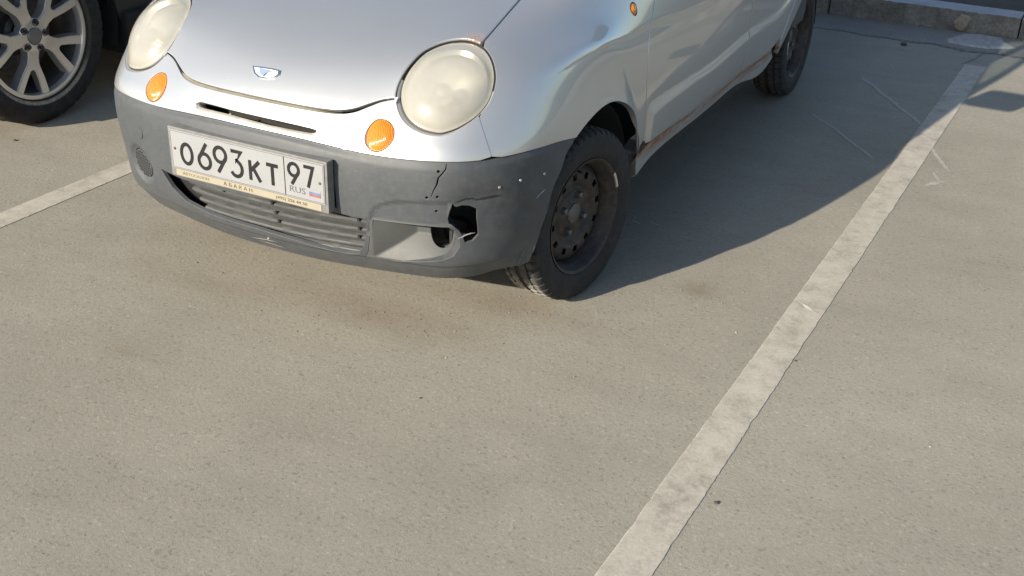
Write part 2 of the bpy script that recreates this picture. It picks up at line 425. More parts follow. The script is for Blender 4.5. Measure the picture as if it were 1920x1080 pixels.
# ---------------------------------------------------------------- smooth car-body surface (control points in metres, car faces -y, origin between the front wheels on the ground)
NET = [[[0.0,-0.555,0.2],[0.16,-0.549,0.2],[0.32,-0.522,0.2],[0.4441,-0.4939,0.2],[0.5412,-0.4541,0.2],[0.6153,-0.3732,0.205],[0.655,-0.31,0.207],[0.685,-0.295,0.22]],
[[0.0,-0.6,0.27],[0.17,-0.594,0.27],[0.33,-0.565,0.27],[0.4619,-0.5365,0.27],[0.5687,-0.4934,0.27],[0.6491,-0.3974,0.275],[0.685,-0.31,0.28],[0.705,-0.28,0.285]],
[[0.0,-0.622,0.36],[0.17,-0.615,0.36],[0.34,-0.588,0.36],[0.4696,-0.5547,0.36],[0.5775,-0.5026,0.36],[0.6647,-0.4003,0.365],[0.7,-0.31,0.37],[0.72,-0.258,0.375]],
[[0.0,-0.63,0.46],[0.17,-0.623,0.46],[0.34,-0.596,0.46],[0.4756,-0.5643,0.46],[0.585,-0.5137,0.46],[0.6747,-0.4024,0.46],[0.71,-0.295,0.46],[0.727,-0.214,0.46]],
[[0.0,-0.622,0.55],[0.18,-0.615,0.55],[0.345,-0.59,0.555],[0.4806,-0.5613,0.56],[0.59,-0.5087,0.56],[0.6777,-0.3924,0.55],[0.712,-0.28,0.54],[0.733,-0.157,0.525]],
[[0.0,-0.603,0.6],[0.2,-0.588,0.6],[0.36,-0.558,0.61],[0.4836,-0.5313,0.615],[0.592,-0.4787,0.612],[0.6777,-0.3624,0.605],[0.717,-0.24,0.59],[0.738,-0.077,0.565]],
[[0.0,-0.572,0.648],[0.2,-0.555,0.652],[0.345,-0.518,0.665],[0.4695,-0.4908,0.672],[0.5825,-0.4419,0.67],[0.6786,-0.3145,0.66],[0.72,-0.14,0.645],[0.742,0.063,0.59]],
[[0.0,-0.52,0.706],[0.2,-0.5,0.712],[0.345,-0.462,0.725],[0.4638,-0.4367,0.738],[0.5807,-0.3847,0.735],[0.682,-0.2396,0.72],[0.722,-0.01,0.69],[0.744,0.213,0.545]],
[[0.0,-0.4,0.785],[0.2,-0.385,0.79],[0.345,-0.355,0.795],[0.4624,-0.3324,0.805],[0.5801,-0.2751,0.8],[0.6812,-0.1132,0.775],[0.722,0.13,0.715],[0.738,0.333,0.43]],
[[0.0,-0.12,0.88],[0.2,-0.11,0.88],[0.36,-0.09,0.875],[0.47,-0.06,0.87],[0.5892,-0.0057,0.855],[0.675,0.12,0.8],[0.732,0.28,0.66],[0.715,0.4,0.245]],
[[0.0,0.27,0.985],[0.2,0.28,0.98],[0.4,0.31,0.97],[0.56,0.35,0.955],[0.658,0.38,0.942],[0.705,0.42,0.822],[0.742,0.48,0.6],[0.712,0.53,0.262]],
[[0.0,0.6,1.2],[0.22,0.62,1.195],[0.44,0.66,1.17],[0.615,0.6,1.15],[0.688,0.85,0.965],[0.73,0.85,0.8],[0.747,0.85,0.55],[0.712,0.88,0.268]],
[[0.0,0.95,1.42],[0.2,0.96,1.415],[0.42,1.0,1.385],[0.59,0.96,1.365],[0.688,1.17,0.965],[0.736,1.17,0.8],[0.749,1.17,0.55],[0.712,1.2,0.27]],
[[0.0,1.5,1.485],[0.2,1.5,1.48],[0.42,1.5,1.45],[0.59,1.5,1.38],[0.694,1.52,0.975],[0.738,1.52,0.8],[0.749,1.52,0.55],[0.712,1.52,0.27]],
[[0.0,2.0,1.475],[0.2,2.0,1.47],[0.42,2.0,1.435],[0.58,2.0,1.36],[0.694,1.95,0.98],[0.738,1.9,0.8],[0.749,1.88,0.55],[0.722,1.89,0.272]],
[[0.0,2.45,1.4],[0.2,2.45,1.395],[0.4,2.44,1.36],[0.545,2.42,1.28],[0.676,2.38,0.98],[0.73,2.35,0.8],[0.745,2.34,0.67],[0.742,2.31,0.585]],
[[0.0,2.7,1.12],[0.2,2.7,1.11],[0.38,2.68,1.09],[0.49,2.64,1.05],[0.62,2.6,0.92],[0.675,2.58,0.75],[0.69,2.6,0.5],[0.655,2.64,0.36]],
[[0.0,2.83,0.8],[0.2,2.83,0.8],[0.38,2.81,0.8],[0.5,2.77,0.78],[0.6,2.72,0.72],[0.61,2.72,0.6],[0.64,2.73,0.45],[0.645,2.74,0.33]],
[[0.0,2.86,0.45],[0.2,2.855,0.45],[0.38,2.84,0.45],[0.5,2.81,0.44],[0.58,2.78,0.42],[0.58,2.77,0.38],[0.61,2.76,0.33],[0.62,2.75,0.32]],
[[0.0,2.83,0.24],[0.2,2.825,0.24],[0.38,2.81,0.24],[0.5,2.78,0.24],[0.57,2.76,0.24],[0.56,2.76,0.24],[0.59,2.75,0.24],[0.6,2.74,0.29]]]
F = {"bump":[[4.605,0.3305],[4.5956,0.4768],[4.5722,0.6913],[4.5253,0.945],[4.4339,1.2563],[4.3132,1.6202],[4.2187,1.9671],[4.169,2.2632],[4.1438,2.5392],[4.1319,2.8234],[4.1288,3.1336],[4.1317,3.4453],[4.1348,3.7241],[4.1405,3.9508],[4.1525,4.1437],[4.1713,4.3314],[4.1989,4.5314],[4.2347,4.7403],[4.2719,4.9568],[4.3118,5.1904],[4.3532,5.4467],[4.387,5.7078],[4.4173,5.9524],[4.4492,6.1622],[4.4728,6.3293],[4.4826,6.4525],[4.4848,6.5381],[4.4855,6.5943]],
"hoodlip":[[6.0841,0.1384],[6.0776,0.269],[6.0595,0.4531],[6.0364,0.6286],[6.0154,0.7788],[5.9935,0.923],[5.9741,1.0522],[5.9612,1.1566],[5.9569,1.2425],[5.9616,1.3241],[5.9751,1.4045],[5.9983,1.4801],[6.0317,1.5557],[6.079,1.6327],[6.1364,1.7092],[6.1928,1.7867],[6.2484,1.8672],[6.3037,1.9487],[6.348,2.0272],[6.3769,2.1029],[6.3955,2.1755],[6.408,2.24],[6.4137,2.2968],[6.4132,2.345],[6.4124,2.378]],
"lens":[[5.3642,3.3493],[5.3732,3.2702],[5.3921,3.1778],[5.4224,3.0815],[5.4658,2.9908],[5.5226,2.9057],[5.5919,2.8224],[5.6733,2.7447],[5.7662,2.6763],[5.873,2.6164],[5.9927,2.5619],[6.1202,2.5121],[6.2504,2.4675],[6.3822,2.4284],[6.5176,2.3942],[6.6551,2.3654],[6.7929,2.3429],[6.9318,2.3274],[7.0711,2.3196],[7.2065,2.3195],[7.3344,2.3264],[7.4583,2.3406],[7.5783,2.3608],[7.6872,2.3853],[7.7788,2.4142],[7.8519,2.4499],[7.9119,2.4939],[7.9627,2.5457],[8.0077,2.6039],[8.0483,2.6699],[8.0831,2.744],[8.1119,2.8228],[8.1342,2.9032],[8.1507,2.9846],[8.1615,3.0681],[8.1655,3.1527],[8.1611,3.2381],[8.148,3.325],[8.1265,3.4133],[8.0958,3.501],[8.0552,3.5861],[8.0032,3.6687],[7.9394,3.7489],[7.865,3.825],[7.7815,3.8956],[7.6862,3.9617],[7.5783,4.0226],[7.463,4.0755],[7.346,4.1181],[7.2277,4.1508],[7.1056,4.1753],[6.9826,4.193],[6.8612,4.2049],[6.7416,4.2117],[6.623,4.2127],[6.5063,4.2066],[6.3925,4.1922],[6.2816,4.1688],[6.1734,4.1367],[6.0691,4.0963],[5.9696,4.0483],[5.8726,3.9891],[5.778,3.9191],[5.6902,3.8456],[5.6142,3.7765],[5.5534,3.715],[5.5052,3.6576],[5.4663,3.6028],[5.4329,3.5491],[5.4033,3.5006],[5.3802,3.4569],[5.3663,3.4094]],
"shut":[[8.206,3.5183],[8.2869,3.5095],[8.399,3.491],[8.5217,3.4617],[8.6367,3.4247],[8.7532,3.3763],[8.8756,3.3108],[8.9832,3.2378],[9.0569,3.1779]],
"seam":[[5.9518,4.1367],[5.8187,4.1717],[5.6163,4.2213],[5.3661,4.2792],[5.0133,4.36],[4.5796,4.4646],[4.2891,4.5378]],
"indic":[[5.6631,2.0789],[5.6654,2.1372],[5.6445,2.2013],[5.5994,2.2598],[5.5245,2.3115],[5.4239,2.3575],[5.3108,2.3901],[5.1823,2.4072],[5.0375,2.4145],[4.8947,2.4146],[4.7582,2.4034],[4.6292,2.3818],[4.5241,2.3547],[4.4476,2.3224],[4.394,2.2834],[4.3628,2.2402],[4.3515,2.1918],[4.3619,2.1393],[4.4007,2.0878],[4.4758,2.0358],[4.5833,1.9833],[4.7122,1.9378],[4.8663,1.9034],[5.0345,1.8833],[5.1839,1.8809],[5.31,1.8932],[5.4212,1.9171],[5.5116,1.9486],[5.5826,1.9859],[5.635,2.0296]],
"slot":[[5.2107,-0.9354],[5.2562,-0.6418],[5.2468,-0.2898],[5.2488,0.0581],[5.2305,0.389],[5.1836,0.693],[5.117,0.931],[5.0658,1.008],[5.0149,1.0121],[4.9262,1.0159],[4.8401,0.998],[4.7839,0.9899],[4.7639,0.9012],[4.7797,0.614],[4.7974,0.2674],[4.8441,-0.0497],[4.8834,-0.3587],[4.8573,-0.6624],[4.8241,-0.9103],[4.8607,-0.9957],[4.9473,-0.9961],[5.0794,-1.0166]],
"grille":[[2.1838,-2.1417],[2.1291,-1.5859],[2.202,-0.82],[2.2473,-0.0191],[2.3618,0.7251],[2.3925,1.2885],[3.5969,1.3099],[3.7238,1.4081],[3.6928,1.483],[3.5288,1.5388],[2.9335,1.5668],[2.3202,1.5691],[2.2798,1.8204],[2.2651,2.0768],[1.871,2.046],[1.4214,1.983],[0.9653,1.8484],[0.8677,1.6219],[0.9616,1.1512],[1.0588,0.7687],[1.1505,-0.0639],[1.1758,-0.9891],[1.3186,-1.6361],[1.6598,-1.9171]],
"recess":[[2.2774,2.1978],[2.2694,2.6374],[2.2751,3.3383],[2.2636,3.8126],[2.141,3.946],[1.9151,4.0366],[1.6397,4.0546],[1.3405,3.9268],[1.1805,3.7151],[1.0722,3.3672],[0.8985,2.6567],[0.8206,2.2291],[0.8578,1.979],[1.1886,2.0596],[1.7081,2.1089]],
"broken":[[2.9319,3.895],[2.8397,3.9605],[2.8732,4.0948],[2.8395,4.2373],[2.7387,4.3713],[2.4685,4.3695],[2.1983,4.3995],[1.959,4.4204],[1.783,4.3103],[1.7619,4.1601],[1.9553,4.1113],[2.1313,4.0435],[2.3083,3.9119],[2.3613,3.8235],[2.5064,3.8009],[2.7242,3.8327]],
"brow":[[1.7972,2.1028],[2.2772,2.1271],[2.5601,2.1922],[2.7615,2.3542],[2.8916,2.6564],[2.9705,3.3419],[2.9629,3.8297],[2.3112,3.8569],[2.2751,3.3383],[2.253,2.6368],[2.261,2.1969]],
"crack":[[4.0955,3.7073],[3.8845,3.7086],[3.7254,3.6342],[3.6338,3.5737],[3.4474,3.5497],[3.2909,3.487],[3.1202,3.4332]],
"dots":[[3.814,3.5604],[3.1288,3.5705],[2.7195,3.5514],[2.7552,3.4122],[3.2855,4.7692],[3.3585,5.2681],[3.3,6.147],[3.0985,3.3409]],
"crack2":[[2.9723,4.3433],[3.0187,4.5632],[3.0451,4.8288]],
"mesh":[[2.0215,-3.0005]],
"park":[[3.0468,-2.7271]],
"emb":[[7.0856,-0.2708],[7.1186,-0.1204],[7.135,0.045],[7.1158,0.1735],[6.9885,0.1882],[6.8471,0.1378],[6.7824,0.0271],[6.7796,-0.0996],[6.8815,-0.192]],
"door":[[10.0336,5.094],[9.95,5.2601],[9.8277,5.4713],[9.7228,5.657],[9.622,5.8428],[9.5293,6.0339],[9.4785,6.2035],[9.4734,6.347],[9.4892,6.4756],[9.495,6.6014],[9.5001,6.6939]],
"rust":[[9.1017,6.8535],[9.1052,6.8047],[9.5293,6.7334],[10.261,6.7493],[10.8993,6.7507],[11.5668,6.744],[12.3298,6.7674],[13.0778,6.7054],[13.6038,6.6219]],
"repeater":[[9.6471,5.0912]],
"crease":[[6.9134,4.7228],[7.2919,5.2894],[7.7844,5.7057],[9.1839,5.5817],[9.7769,5.446]],
"ridge":[[9.5639,6.4646],[10.8498,6.2773],[12.5629,6.2035],[13.8974,6.1055]],
"slats":[[1.956,-1.6182],[1.7905,-1.4855],[1.5772,-1.3952],[2.2231,2.1042],[1.9292,2.0688],[1.5487,2.0101],[1.0184,1.8535]]}
F = {k: np.array(v, float) for k, v in F.items()}

def _bs(t, n):
    t = np.clip(t, 0, n - 1 - 1e-9); i = np.floor(t).astype(int); f = t - i
    return i, np.stack([(1 - f) ** 3, 3 * f ** 3 - 6 * f * f + 4, -3 * f ** 3 + 3 * f * f + 3 * f + 1, f ** 3], -1) / 6

class Surf:
    def __init__(s, net, it=3):
        N = np.array(net, float); s.nu, s.nv = N.shape[:2]; P = N.copy(); s.disp = None
        gu, gv = np.meshgrid(np.arange(s.nu), np.arange(s.nv), indexing='ij'); s.set(P)
        for k in range(it):
            P = P + (N - s.base(gu.ravel(), gv.ravel()).reshape(N.shape)); P[:, 0, 0] = 0; s.set(P)
    def set(s, P):
        E = np.zeros((s.nu + 2, s.nv + 2, 3)); E[1:-1, 1:-1] = P
        E[0, 1:-1] = 2 * P[0] - P[1]; E[-1, 1:-1] = 2 * P[-1] - P[-2]
        E[:, -1] = 2 * E[:, -2] - E[:, -3]; E[:, 0] = E[:, 2] * [-1, 1, 1]; s.E = E
    def base(s, u, v):
        u = np.atleast_1d(np.asarray(u, float)); v = np.atleast_1d(np.asarray(v, float)); sg = np.where(v < 0, -1., 1.)
        iu, wu = _bs(u, s.nu); iv, wv = _bs(np.abs(v), s.nv); o = np.zeros(u.shape + (3,))
        for a in range(4):
            for b in range(4): o += (wu[..., a] * wv[..., b])[..., None] * s.E[iu + a, iv + b]
        o[..., 0] *= sg
        return o
    def nor0(s, u, v, e=1e-3):
        a = s.base(u + e, v) - s.base(u - e, v); b = s.base(u, v + e) - s.base(u, v - e)
        n = np.cross(b, a); return n / (np.linalg.norm(n, axis=-1, keepdims=True) + 1e-12)
    def P(s, uv, disp=None):
        u, v = uv[:, 0], uv[:, 1]; p = s.base(u, v)
        if disp is not None: p = p + s.nor0(u, v) * disp(uv, p)[:, None]
        return p
    def N(s, uv, disp=None, e=1.2e-3):
        if disp is None: return s.nor0(uv[:, 0], uv[:, 1])
        e = 8e-3
        du = np.array([e, 0]); dv = np.array([0, e])
        a = s.P(uv + du, disp) - s.P(uv - du, disp); b = s.P(uv + dv, disp) - s.P(uv - dv, disp)
        n = np.cross(b, a); return n / (np.linalg.norm(n, axis=-1, keepdims=True) + 1e-12)
    def jac(s, uv, e=1e-3):
        du = np.array([e, 0]); dv = np.array([0, e])
        return (s.P(uv + du) - s.P(uv - du)) / (2 * e), (s.P(uv + dv) - s.P(uv - dv)) / (2 * e)

def area(L): return 0.5 * np.sum(L[:, 0] * np.roll(L[:, 1], -1) - np.roll(L[:, 0], -1) * L[:, 1])
def ccw(L): return L if area(L) > 0 else L[::-1]
def mir(L): return (L * [1, -1])[::-1]
def A(*p): return np.array(p, float)

def resample(S, L, sp):
    L = ccw(L); Q = np.roll(L, -1, 0); out = []
    d = np.linalg.norm(S.P(L) - S.P(Q), axis=1)
    for a, b, k in zip(L, Q, d):
        if k < 2e-4: continue
        n = max(1, int(math.ceil(k / sp)))
        for i in range(n): out.append(a + (b - a) * i / n)
    return np.array(out)

def inset(S, L, d, sign=1):
    """move a ccw uv loop by d metres into its inside (sign=1) or away from it (-1)"""
    P = S.P(L)
    t1 = np.roll(P, -1, 0) - P; t0 = P - np.roll(P, 1, 0)
    t1 /= np.linalg.norm(t1, axis=1, keepdims=True) + 1e-12; t0 /= np.linalg.norm(t0, axis=1, keepdims=True) + 1e-12
    t = t0 + t1; ln = np.linalg.norm(t, axis=1, keepdims=True); t = t / (ln + 1e-9)
    c = np.clip(ln[:, 0] / 2, 0.5, 1)
    tu = np.roll(L, -1, 0) - np.roll(L, 1, 0); nu = np.stack([-tu[:, 1], tu[:, 0]], -1)
    Ju, Jv = S.jac(L); w = Ju * nu[:, :1] + Jv * nu[:, 1:]
    w -= (w * t).sum(1, keepdims=True) * t; w /= np.linalg.norm(w, axis=1, keepdims=True) + 1e-12
    w = w * (sign * np.asarray(d) / c)[:, None] if np.ndim(d) else w * (sign * d / c)[:, None]
    a = (Ju * Ju).sum(1); b = (Ju * Jv).sum(1); q = (Jv * Jv).sum(1); r1 = (Ju * w).sum(1); r2 = (Jv * w).sum(1)
    det = a * q - b * b + 1e-15
    return L + np.stack([(q * r1 - b * r2) / det, (a * r2 - b * r1) / det], -1)

def in_poly(pts, L):
    x, y = pts[:, 0], pts[:, 1]; r = np.zeros(len(pts), bool); Q = np.roll(L, -1, 0)
    for (x1, y1), (x2, y2) in zip(L, Q):
        if y1 == y2: continue
        c = (y1 > y) != (y2 > y)
        r ^= c & (x < (x2 - x1) * (y - y1) / (y2 - y1) + x1)
    return r

SCL = np.array([0.085, 0.11])
def sdist(pts, L):
    """signed distance (about metres, + inside) of uv points to a loop"""
    p = pts * SCL; a = L * SCL; b = np.roll(a, -1, 0); best = np.full(len(p), 1e9)
    for s0, s1 in zip(a, b):
        e = s1 - s0; h = np.clip(((p - s0) @ e) / (e @ e + 1e-15), 0, 1)
        best = np.minimum(best, np.linalg.norm(p - s0 - h[:, None] * e, axis=1))
    return np.where(in_poly(pts, L), best, -best)
def sstep(x, a, b):
    t = np.clip((x - a) / (b - a), 0, 1); return t * t * (3 - 2 * t)

def region(S, name, outer, mat, parent, holes=(), step=0.02, sb=None, gap=0.0016, r=0.0025, depth=0.014, disp=None, off=0.0, hole_depth=None, hole_gap=None, jitter=0.0):
    """one body panel: the part of the surface inside a uv loop, with rolled edges that turn inwards"""
    sb = sb or step * 0.7
    dsp = disp if off == 0 else (lambda uv, p: (disp(uv, p) if disp else np.zeros(len(uv))) + off)
    rings = [(resample(S, outer, sb), 1, gap, depth)]
    for i, h in enumerate(holes):
        rings.append((resample(S, h, sb), -1, hole_gap[i] if hole_gap else gap, hole_depth[i] if hole_depth else depth))
    uvs = []; edges = []; polys = []; n0 = 0; ringidx = []
    for L, sg, g, dp in rings:
        R0 = inset(S, L, g + r, sg); k = len(R0); uvs.append(R0); polys.append(R0)
        edges += [(n0 + i, n0 + (i + 1) % k) for i in range(k)]; ringidx.append((n0, k)); n0 += k
    B = np.concatenate(uvs); Pb = S.P(B)
    kd = kdtree.KDTree(len(Pb))
    for i, p in enumerate(Pb): kd.insert(p, i)
    kd.balance()
    u0, v0 = polys[0].min(0); u1, v1 = polys[0].max(0); gu = []; gv = []
    for c in range(int(math.floor(u0)), int(math.ceil(u1))):
        vv = np.linspace(v0, v1, 9); l = np.linalg.norm(S.base(0 * vv + c + 1, vv) - S.base(0 * vv + c, vv), axis=1).max()
        n = max(1, int(math.ceil(l / step))); gu += [c + i / n for i in range(n)]
    for c in range(int(math.floor(v0)), int(math.ceil(v1))):
        uu = np.linspace(u0, u1, 9); l = np.linalg.norm(S.base(uu, 0 * uu + c + 1) - S.base(uu, 0 * uu + c), axis=1).max()
        n = max(1, int(math.ceil(l / step))); gv += [c + i / n for i in range(n)]
    G = np.array([(a, b) for a in gu for b in gv]); ok = in_poly(G, polys[0])
    for h in polys[1:]: ok &= ~in_poly(G, h)
    G = G[ok]
    if len(G):
        Pg = S.P(G); G = G[[kd.find(p)[2] > 0.45 * min(step, 0.012) for p in Pg]]
    allp = np.concatenate([B, G]) if len(G) else B
    sc = [Vector((a * 0.085, b * 0.11)) for a, b in allp]
    vo, eo, fo, ov, oe, of = delaunay_2d_cdt(sc, edges, [], 0, 1e-7)
    uvo = np.array([(v.x / 0.085, v.y / 0.11) for v in vo]); tri = np.array([f for f in fo if len(f) == 3])
    cen = uvo[tri].mean(1); ok = in_poly(cen, polys[0])
    for h in polys[1:]: ok &= ~in_poly(cen, h)
    tri = tri[ok]
    # map from input boundary points to output vertices
    inv = {}
    for i, lst in enumerate(ov):
        for j in lst: inv[j] = i
    V = S.P(uvo, dsp); Nn = S.N(uvo, dsp)
    t = V[tri]; fn = np.cross(t[:, 1] - t[:, 0], t[:, 2] - t[:, 0]); fl = (fn * Nn[tri].mean(1)).sum(1) < 0
    tri[fl] = tri[fl][:, ::-1]
    verts = [V]; norms = [Nn]; faces = [tuple(f) for f in tri]; base = len(V)
    for (L, sg, g, dp), (s0, k) in zip(rings, ringidx):
        top = [inv[s0 + i] for i in range(k)]
        R0 = uvo[top]; P0 = V[top]; n = Nn[top]
        o = S.P(inset(S, L, g, sg)) - S.P(inset(S, L, g + r, sg)); o /= np.linalg.norm(o, axis=1, keepdims=True) + 1e-12
        prev = top
        for (ko, kd_, wn_, wo_) in ((0.6, 0.15, .8, .6), (0.95, 0.6, .4, .9), (1.0, 1.3, .05, 1), (1.0, dp / r, 0, 1)):
            Pk = P0 + o * r * ko - n * r * kd_; nk = n * wn_ + o * wo_; nk /= np.linalg.norm(nk, axis=1, keepdims=True)
            verts.append(Pk); norms.append(nk); cur = [base + i for i in range(k)]; base += k
            for i in range(k):
                j = (i + 1) % k; q = (prev[i], prev[j], cur[j], cur[i]) if sg < 0 else (prev[j], prev[i], cur[i], cur[j])
                faces.append(q)
            prev = cur
    V = np.concatenate(verts); Nn = np.concatenate(norms)
    # orient flange quads by their normals
    out = []
    for f in faces:
        if len(f) == 4:
            a, b, c = V[f[0]], V[f[1]], V[f[2]]
            if np.dot(np.cross(b - a, c - a), Nn[list(f)].mean(0)) < 0: f = f[::-1]
        out.append(tuple(int(i) for i in f))
    me = bpy.data.meshes.new(name); me.from_pydata(V.tolist(), [], out); me.update()
    me.polygons.foreach_set('use_smooth', [True] * len(me.polygons))
    me.normals_split_custom_set_from_vertices([tuple(x) for x in Nn])
    return link(name, me, mat, parent)

def circle_uv(S, c, rad, n=32, sx=1.0, sy=1.0):
    c = np.array(c, float); Ju, Jv = S.jac(c[None]); Ju, Jv = Ju[0], Jv[0]; N = S.N(c[None])[0]
    e1 = Jv / np.linalg.norm(Jv); e2 = np.cross(e1, N); e2 /= np.linalg.norm(e2)
    out = []
    M2 = np.stack([Ju, Jv], 1)
    for k in range(n):
        a = 2 * math.pi * k / n; w = (e1 * math.cos(a) * sx + e2 * math.sin(a) * sy) * rad
        out.append(c + np.linalg.lstsq(M2, w, rcond=None)[0])
    return ccw(np.array(out))

def sheet(S, name, grid_uv, mat, parent, offs):
    """grid of uv points with an offset (metres along the normal) for each: a smooth sheet"""
    nu, nv = grid_uv.shape[:2]; uv = grid_uv.reshape(-1, 2); P = S.P(uv) + S.N(uv) * np.asarray(offs).reshape(-1)[:, None]
    fc = [(i * nv + j, i * nv + j + 1, (i + 1) * nv + j + 1, (i + 1) * nv + j) for i in range(nu - 1) for j in range(nv - 1)]
    return mesh_obj(name, P, fc, mat, parent, True)

def dome(S, name, L, mat, parent, edge, top, rings=12, pw=3.0, skirt=0.02, closed_side=True, shift=(0, 0)):
    """a lens bulging over a uv loop"""
    L = ccw(L); c = L.mean(0) + np.array(shift); k = len(L); V = []; Fc = []
    lev = [(1.0, edge - skirt), (1.0, edge - 0.003)] + [(1 - 0.010, edge)] + [(1 - 0.03 - 0.97 * (i / rings) ** 1.0, None) for i in range(rings)]
    for t, h in lev:
        if h is None: h = edge + (top - edge) * (1 - (t / 0.97) ** pw)
        uv = c + (L - c) * t; V.append(S.P(uv) + S.N(uv) * h)
    n = len(lev)
    for i in range(n - 1):
        for j in range(k):
            j2 = (j + 1) % k; Fc.append((i * k + j, i * k + j2, (i + 1) * k + j2, (i + 1) * k + j))
    V = np.concatenate(V); V = np.concatenate([V, (S.P(c[None]) + S.N(c[None]) * top)])
    last = len(V) - 1
    for j in range(k): Fc.append(((n - 1) * k + j, (n - 1) * k + (j + 1) % k, last))
    # outward orientation
    f = Fc[-1]; nn = np.cross(V[f[1]] - V[f[0]], V[f[2]] - V[f[0]])
    if nn @ S.N(c[None])[0] < 0: Fc = [g[::-1] for g in Fc]
    o = mesh_obj(name, V, Fc, mat, parent, True); o.data.set_sharp_from_angle(angle=math.radians(50)); return o

def copy_tree(o, parent=None):
    c = o.copy(); COL.objects.link(c); c.parent = parent if parent is not None else o.parent
    for ch in list(o.children): copy_tree(ch, c)
    return c

# ---------------------------------------------------------------- ground
def ground():
    # one big sheet, denser near the camera for gentle unevenness
    xs = np.concatenate([[-900, -300, -100, -40, -15], np.arange(-6, 6.01, 0.25), [15, 40, 100, 300, 900]])
    ys = np.concatenate([[-900, -300, -100, -40, -15], np.arange(-4, 3.9, 0.25), [4.02]])
    V = []; Fc = []
    for x in xs:
        for y in ys: V.append((x, y, 0.0))
    n = len(ys)
    for i in range(len(xs) - 1):
        for j in range(n - 1): Fc.append((i * n + j, (i + 1) * n + j, (i + 1) * n + j + 1, i * n + j + 1))
    tag(mesh_obj("asphalt_ground", V, Fc, M['asphalt'], None, True), kind='structure')
    V = [(-900, 4.20, 0.10), (900, 4.20, 0.10), (900, 900, 0.10), (-900, 900, 0.10)]
    tag(mesh_obj("soil_ground", V, [(0, 1, 2, 3)], M['soil']), kind='structure')
ground()

rng = random.Random(7)
def painted_line(name, x0, w, y0, y1, slope, label):
    """strip of thick old road paint with chipped edges, 4-5 mm proud of the asphalt"""
    n = int((y1 - y0) / 0.012); V = []; Fc = []
    for i in range(n + 1):
        y = y0 + (y1 - y0) * i / n; xc = x0 + slope * y
        a = noise.noise(Vector((y * 9, x0, 0))) * 0.0015 + noise.noise(Vector((y * 60, x0, 3))) * 0.0014 + max(0, noise.noise(Vector((y * 22, x0, 11))) - 0.30) * 0.007
        b = noise.noise(Vector((y * 8, x0, 7))) * 0.0015 + noise.noise(Vector((y * 70, x0, 5))) * 0.0020 - max(0, noise.noise(Vector((y * 18, x0, 13))) - 0.30) * 0.007
        xl = xc - w / 2 + a; xr = xc + w / 2 + b
        V += [(xl - 0.003, y, 0.0002), (xl, y, 0.0016), (xr, y, 0.0022), (xr + 0.001, y, 0.0002)]
    for i in range(n):
        for k in range(3): Fc.append((i * 4 + k, i * 4 + k + 1, (i + 1) * 4 + k + 1, (i + 1) * 4 + k))
    o = mesh_obj(name, V, Fc, M['line']); return tag(o, label, kind='structure')
painted_line("parking_line", 1.347, 0.1, -2.6, 3.33, 0.0099, "worn white bay line along the right of the small silver car")
painted_line("parking_line", -1.186, 0.1, -2.6, 3.33, 0.0099, "worn white bay line between the silver car and the black car")

# long crack filled with dirt beside each line, concrete gutter strip and seams
def strip(name, pts, w, z, mat, kind='structure', label=None, wob=0.3, seed=0):
    V = []; Fc = []; P = [Vector((p[0], p[1], 0)) for p in pts]; Q = []
    for a, b in zip(P[:-1], P[1:]):
        m = max(2, int((b - a).length / 0.01))
        for i in range(m): Q.append(a.lerp(b, i / m))
    Q.append(P[-1])
    for i, p in enumerate(Q):
        d = (Q[min(i + 1, len(Q) - 1)] - Q[max(i - 1, 0)]).normalized(); s = Vector((-d.y, d.x, 0))
        ww = w * (1 + wob * noise.noise(Vector((i * 0.35, seed, 0)))) * min(1, 0.15 + i / 5, 0.15 + (len(Q) - 1 - i) / 5)
        o = s * (noise.noise(Vector((i * 0.06, seed, 4))) * w * 1.2)
        V += [p + o - s * ww / 2 + Vector((0, 0, z)), p + o + s * ww / 2 + Vector((0, 0, z))]
    for i in range(len(Q) - 1): Fc.append((2 * i, 2 * i + 1, 2 * i + 3, 2 * i + 2))
    o = mesh_obj(name, V, Fc, mat); return tag(o, label, kind=kind)
M['crackdirt'] = mat_simple("crack_dirt", (0.055, 0.05, 0.042), 0.95)
M['seamdirt'] = mat_simple("seam_dirt", (0.17, 0.158, 0.132), 0.95, 0, 0.5, 60)
M['scuff_line'] = mat_simple("thick_fresh_line_paint", (0.52, 0.49, 0.42), 0.8)
M['gutter'] = mat_asphalt("gutter_concrete", (0.20, 0.195, 0.175), (0.27, 0.26, 0.235))
tag(mesh_obj("gutter_strip", [(-30, 3.64, 0.0014), (30, 3.64, 0.0014), (30, 4.02, 0.0014), (-30, 4.02, 0.0014)], [(0, 1, 2, 3)], M['gutter']), kind='structure')
strip("gutter_seam_crack", [(0.2, 3.63), (0.6, 3.645), (1.0, 3.63), (1.40, 3.61), (1.7, 3.63)], 0.030, 0.0026, M['seamdirt'], seed=3, wob=1.6)
strip("asphalt_crack", [(1.31, 3.32), (1.36, 3.48), (1.39, 3.62)], 0.008, 0.0026, M['seamdirt'], seed=9, wob=0.9)

# faint light streaks across the bay, painted as thin pale strips
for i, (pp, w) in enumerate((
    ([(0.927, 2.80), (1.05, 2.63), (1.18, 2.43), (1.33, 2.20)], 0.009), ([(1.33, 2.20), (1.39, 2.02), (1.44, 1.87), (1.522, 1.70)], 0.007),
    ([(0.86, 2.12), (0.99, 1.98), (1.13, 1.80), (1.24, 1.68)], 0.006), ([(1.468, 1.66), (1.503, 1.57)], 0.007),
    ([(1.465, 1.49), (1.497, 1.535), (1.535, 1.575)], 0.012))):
    strip("scuff_mark", pp, w * 2.2, 0.0012, M['scuff'], seed=20 + i, wob=0.7)

